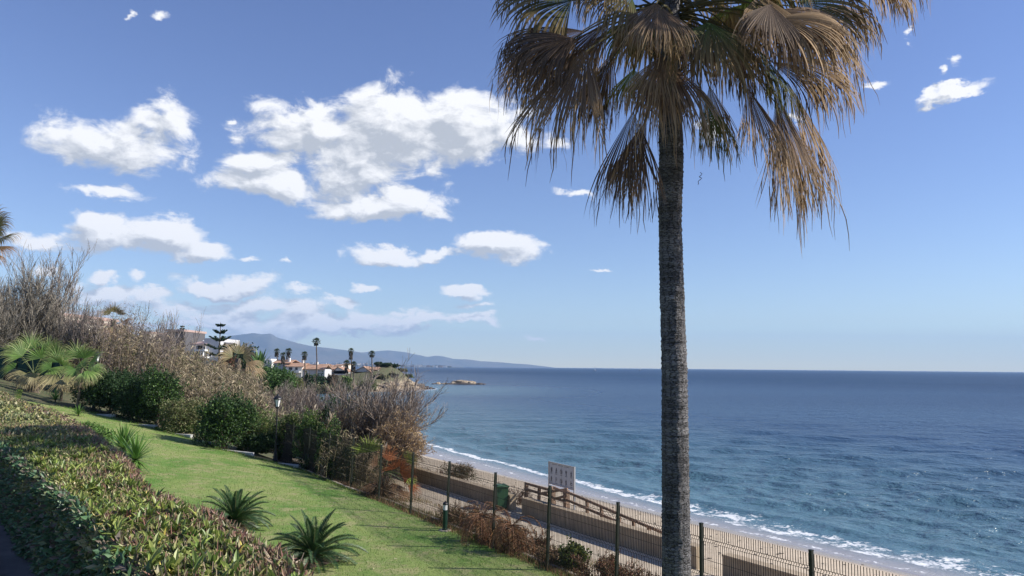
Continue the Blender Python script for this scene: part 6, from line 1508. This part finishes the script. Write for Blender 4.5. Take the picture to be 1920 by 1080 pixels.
def tiered_pine(px, Y, top, tiers, lb, seed, base_py=None):
    rg = np.random.default_rng(seed); x, y, z = at_g(px, Y); t_ = at(px, top, Y); r = empty('norfolk_pine', (x, y, z), lb, 'pine tree')
    MB().tubes([[(x, y, z - .2), (x, y, (z + t_.z) / 2), (x, y, t_.z)]], [[.22, .13, .03]], 8).build('trunk', M_bark, r)
    for (py, hw, rise) in tiers:
        zc = at(px, py, Y).z; Lw = wpx(hw, Y)
        nb = 7
        for b in range(nb):
            a = b * 6.283 / nb + rg.uniform(-.25, .25) ; K = 7; t = np.linspace(0, 1, K); L = Lw * rg.uniform(.85, 1.1)
            P = np.stack([x + np.cos(a) * L * t, y + np.sin(a) * L * t, zc + wpx(rise, Y) * t ** 1.3], 1)
            mb = MB(); mb.tubes(P[None], np.linspace(.06, .02, K)[None], 3, (.06, .06, .045))
            m_ = 70; f = rg.uniform(.15, 1, m_) * (K - 1); j = np.minimum(f.astype(int), K - 2); ff = (f - j)[:, None]; B = P[j] * (1 - ff) + P[j + 1] * ff
            sd = np.array([-math.sin(a), math.cos(a), 0]); D = unit(sd * rg.choice([-1, 1], m_)[:, None] + np.array([math.cos(a), math.sin(a), .3]) + rg.normal(0, .3, (m_, 3)))
            mb.leaves(B, D, unit(np.cross(D, rv(m_, rg))), .42 * (1 - .4 * f / K), .07, pal([(.03, .07, .04), (.05, .10, .055), (.07, .12, .06)], m_, rg)); mb.build('branch', M_leaf, r)
    return r
tiered_pine(409, 104, 604, [(612, 7, 3.5), (626, 13, 7), (640, 20, 9), (655, 25, 9), (668, 22, 6)], 'tall tiered pine with upswept branches between villa and mountain', 811)
tiered_pine(337, 165, 610, [(613, 2.2, 1), (617, 3.5, 1), (621, 4.5, 0)], 'tiny dark conifer on the roof line of the flat-roofed house', 812)
# palms on the headland
def small_palm(px, cy, rpx, Y, lb, seed, base=702, skirt=0.0):
    rg = np.random.default_rng(seed); x, y, z = at_g(px, Y); c = np.array(at(px, cy, Y)); r = empty('headland_palm', (x, y, z), lb, 'palm tree', 'palms on the headland')
    MB().tubes([[(x, y, z - .3), (x + .1, y, (z + c[2]) / 2), tuple(c)]], [[.24, .17, .14]], 7).build('trunk', M_bark, r)
    Rr = wpx(rpx, Y); mb = MB()
    for i in range(20):
        az_ = i * 2.4; el_ = R(-25 + 100 * (i / 20) + rg.uniform(-8, 8)); d = np.array([math.cos(az_) * math.cos(el_), math.sin(az_) * math.cos(el_), math.sin(el_)]); hub = c + d * Rr * .5
        f = fan_leaf(hub, d, np.array([0, 0, 1.0]) + d * .1, Rr * .62, 1.3, 11, .8, .6, (.025, .05, .02), (.04, .07, .03), (.09, .09, .05), K=4, rg=rg)
        mb.add(f.v[0], f.f[0], f.c[0]); mb.tubes(np.array([[c, hub]]), .03, 3, (.07, .07, .04))
    if skirt:
        n = 90; a = rg.uniform(0, 6.283, n); k = rg.random(n); B = c + np.stack([np.cos(a) * .25, np.sin(a) * .25, -k * skirt], 1); D = unit(np.stack([np.cos(a) * .5, np.sin(a) * .5, -np.ones(n)], 1))
        mb.leaves(B, D, unit(np.cross(D, rv(n, rg))), .8, .12, pal([(.08, .06, .045), (.05, .05, .03)], n, rg))
    mb.build('crown', M_leaf, r); return r
for i, (px, cy, rp, Y, sk, lb) in enumerate([(519, 659, 6.5, 212, 1, 'leftmost headland palm, beside the long tiled house'), (531, 666, 6.5, 203, 2, 'headland palm standing before the tiled roof of the long house'), (541, 659, 7.5, 210, 2, 'full-crowned headland palm just right of the first two'),
      (571, 665, 7, 203, 1, 'headland palm above the right end of the long house facade'), (593, 641, 9, 204, .5, 'tallest headland palm with long bare trunk'), (658, 658, 6.5, 206, 2, 'tall palm of the trio in front of the grey gable'), (650, 682, 8, 203, 2.2, 'low shaggy palm, left of the trio'), (663, 683, 6.5, 202, 1.5, 'low palm, right of the trio'),
      (697, 664, 7.5, 206, .3, 'isolated slim palm near the end of the headland')]): small_palm(px, cy, rp, Y, lb, 820 + i, skirt=sk)
# scrub on the headland
rg = np.random.default_rng(850)
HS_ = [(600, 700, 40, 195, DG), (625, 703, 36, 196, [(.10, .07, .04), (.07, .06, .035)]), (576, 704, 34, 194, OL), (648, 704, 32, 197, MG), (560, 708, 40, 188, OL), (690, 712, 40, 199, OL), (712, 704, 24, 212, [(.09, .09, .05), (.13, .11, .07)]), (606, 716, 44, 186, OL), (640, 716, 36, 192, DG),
       (722, 695, 30, 224, DG), (738, 698, 26, 228, DG), (708, 692, 18, 226, DG), (736, 713, 20, 218, [(.02, .035, .02), (.03, .045, .025)]), (752, 706, 22, 231, [(.10, .13, .05), (.15, .16, .07)]), (765, 713, 18, 233, [(.12, .15, .06)]), (716, 716, 26, 212, OL), (530, 706, 40, 150, OL), (580, 700, 30, 160, DG), (540, 715, 60, 130, OL), (500, 705, 50, 128, OL)]  # near-black greens paint a shaded hollow as the knoll-face bush
nm = ['under the tallest palm', 'brown-leaved, between two houses', 'right of the long house', 'under the palm trio', 'below the long house terrace', 'below the garage door', 'right of the tall gabled house', 'above the bay shore', 'above the pale rocks', 'on top of the end knoll', 'on the seaward side of the knoll top', 'beside the isolated slim palm', 'blackened to stand for the shaded hollow in the knoll face', 'light green on the seaward slope', 'pale green lowest on the seaward slope', 'olive below the knoll', 'left, before the long house', 'dark, left of the tallest palm base', 'wide, before the bay', 'wide, behind the round green tree']
for i, (px, top, w, Y, cl) in enumerate(HS_):
    shrub('headland_scrub', 'headland bush ' + nm[i], 'bush', at_g(px, Y), wpx(w, Y), max(hpx(px, top, Y), 1.0), wpx(w, Y) * .6, cl, 1500, .42, .16, 860 + i, group='scrub on the headland', nl=10)
# hillside cover under the villa
rg = np.random.default_rng(870)
def hillside_cover():
    n = 26000; px = rg.uniform(-150, 620, n); Y = rg.uniform(62, 200, n); v = np.array([tuple(dirpx(float(p), 700)) for p in px]); X = v[:, 0] * Y / v[:, 1]
    k = (coast_d(X, Y) > 4) & (fbm(X / 6, Y / 6, 3, 9) > .36); X, Y = X[k], Y[k]; n = len(X); P = np.stack([X, Y, H(X, Y) + rg.random(n) * 1.3 * fbm(X / 5, Y / 5, 2, 4)], 1); D = unit(rv(n, rg) + [0, 0, .7])
    mb = MB(); mb.leaves(P, D, unit(np.cross(D, rv(n, rg))), rg.uniform(.5, 1.1, n), .2, pal([(.13, .11, .06), (.17, .14, .09), (.09, .10, .045), (.07, .10, .035), (.20, .15, .11)], n, rg))
    tag(mb.build('hillside_scrub', M_leaf), 'low scrub covering the slope behind the thickets', 'scrub', kind='stuff')
hillside_cover()
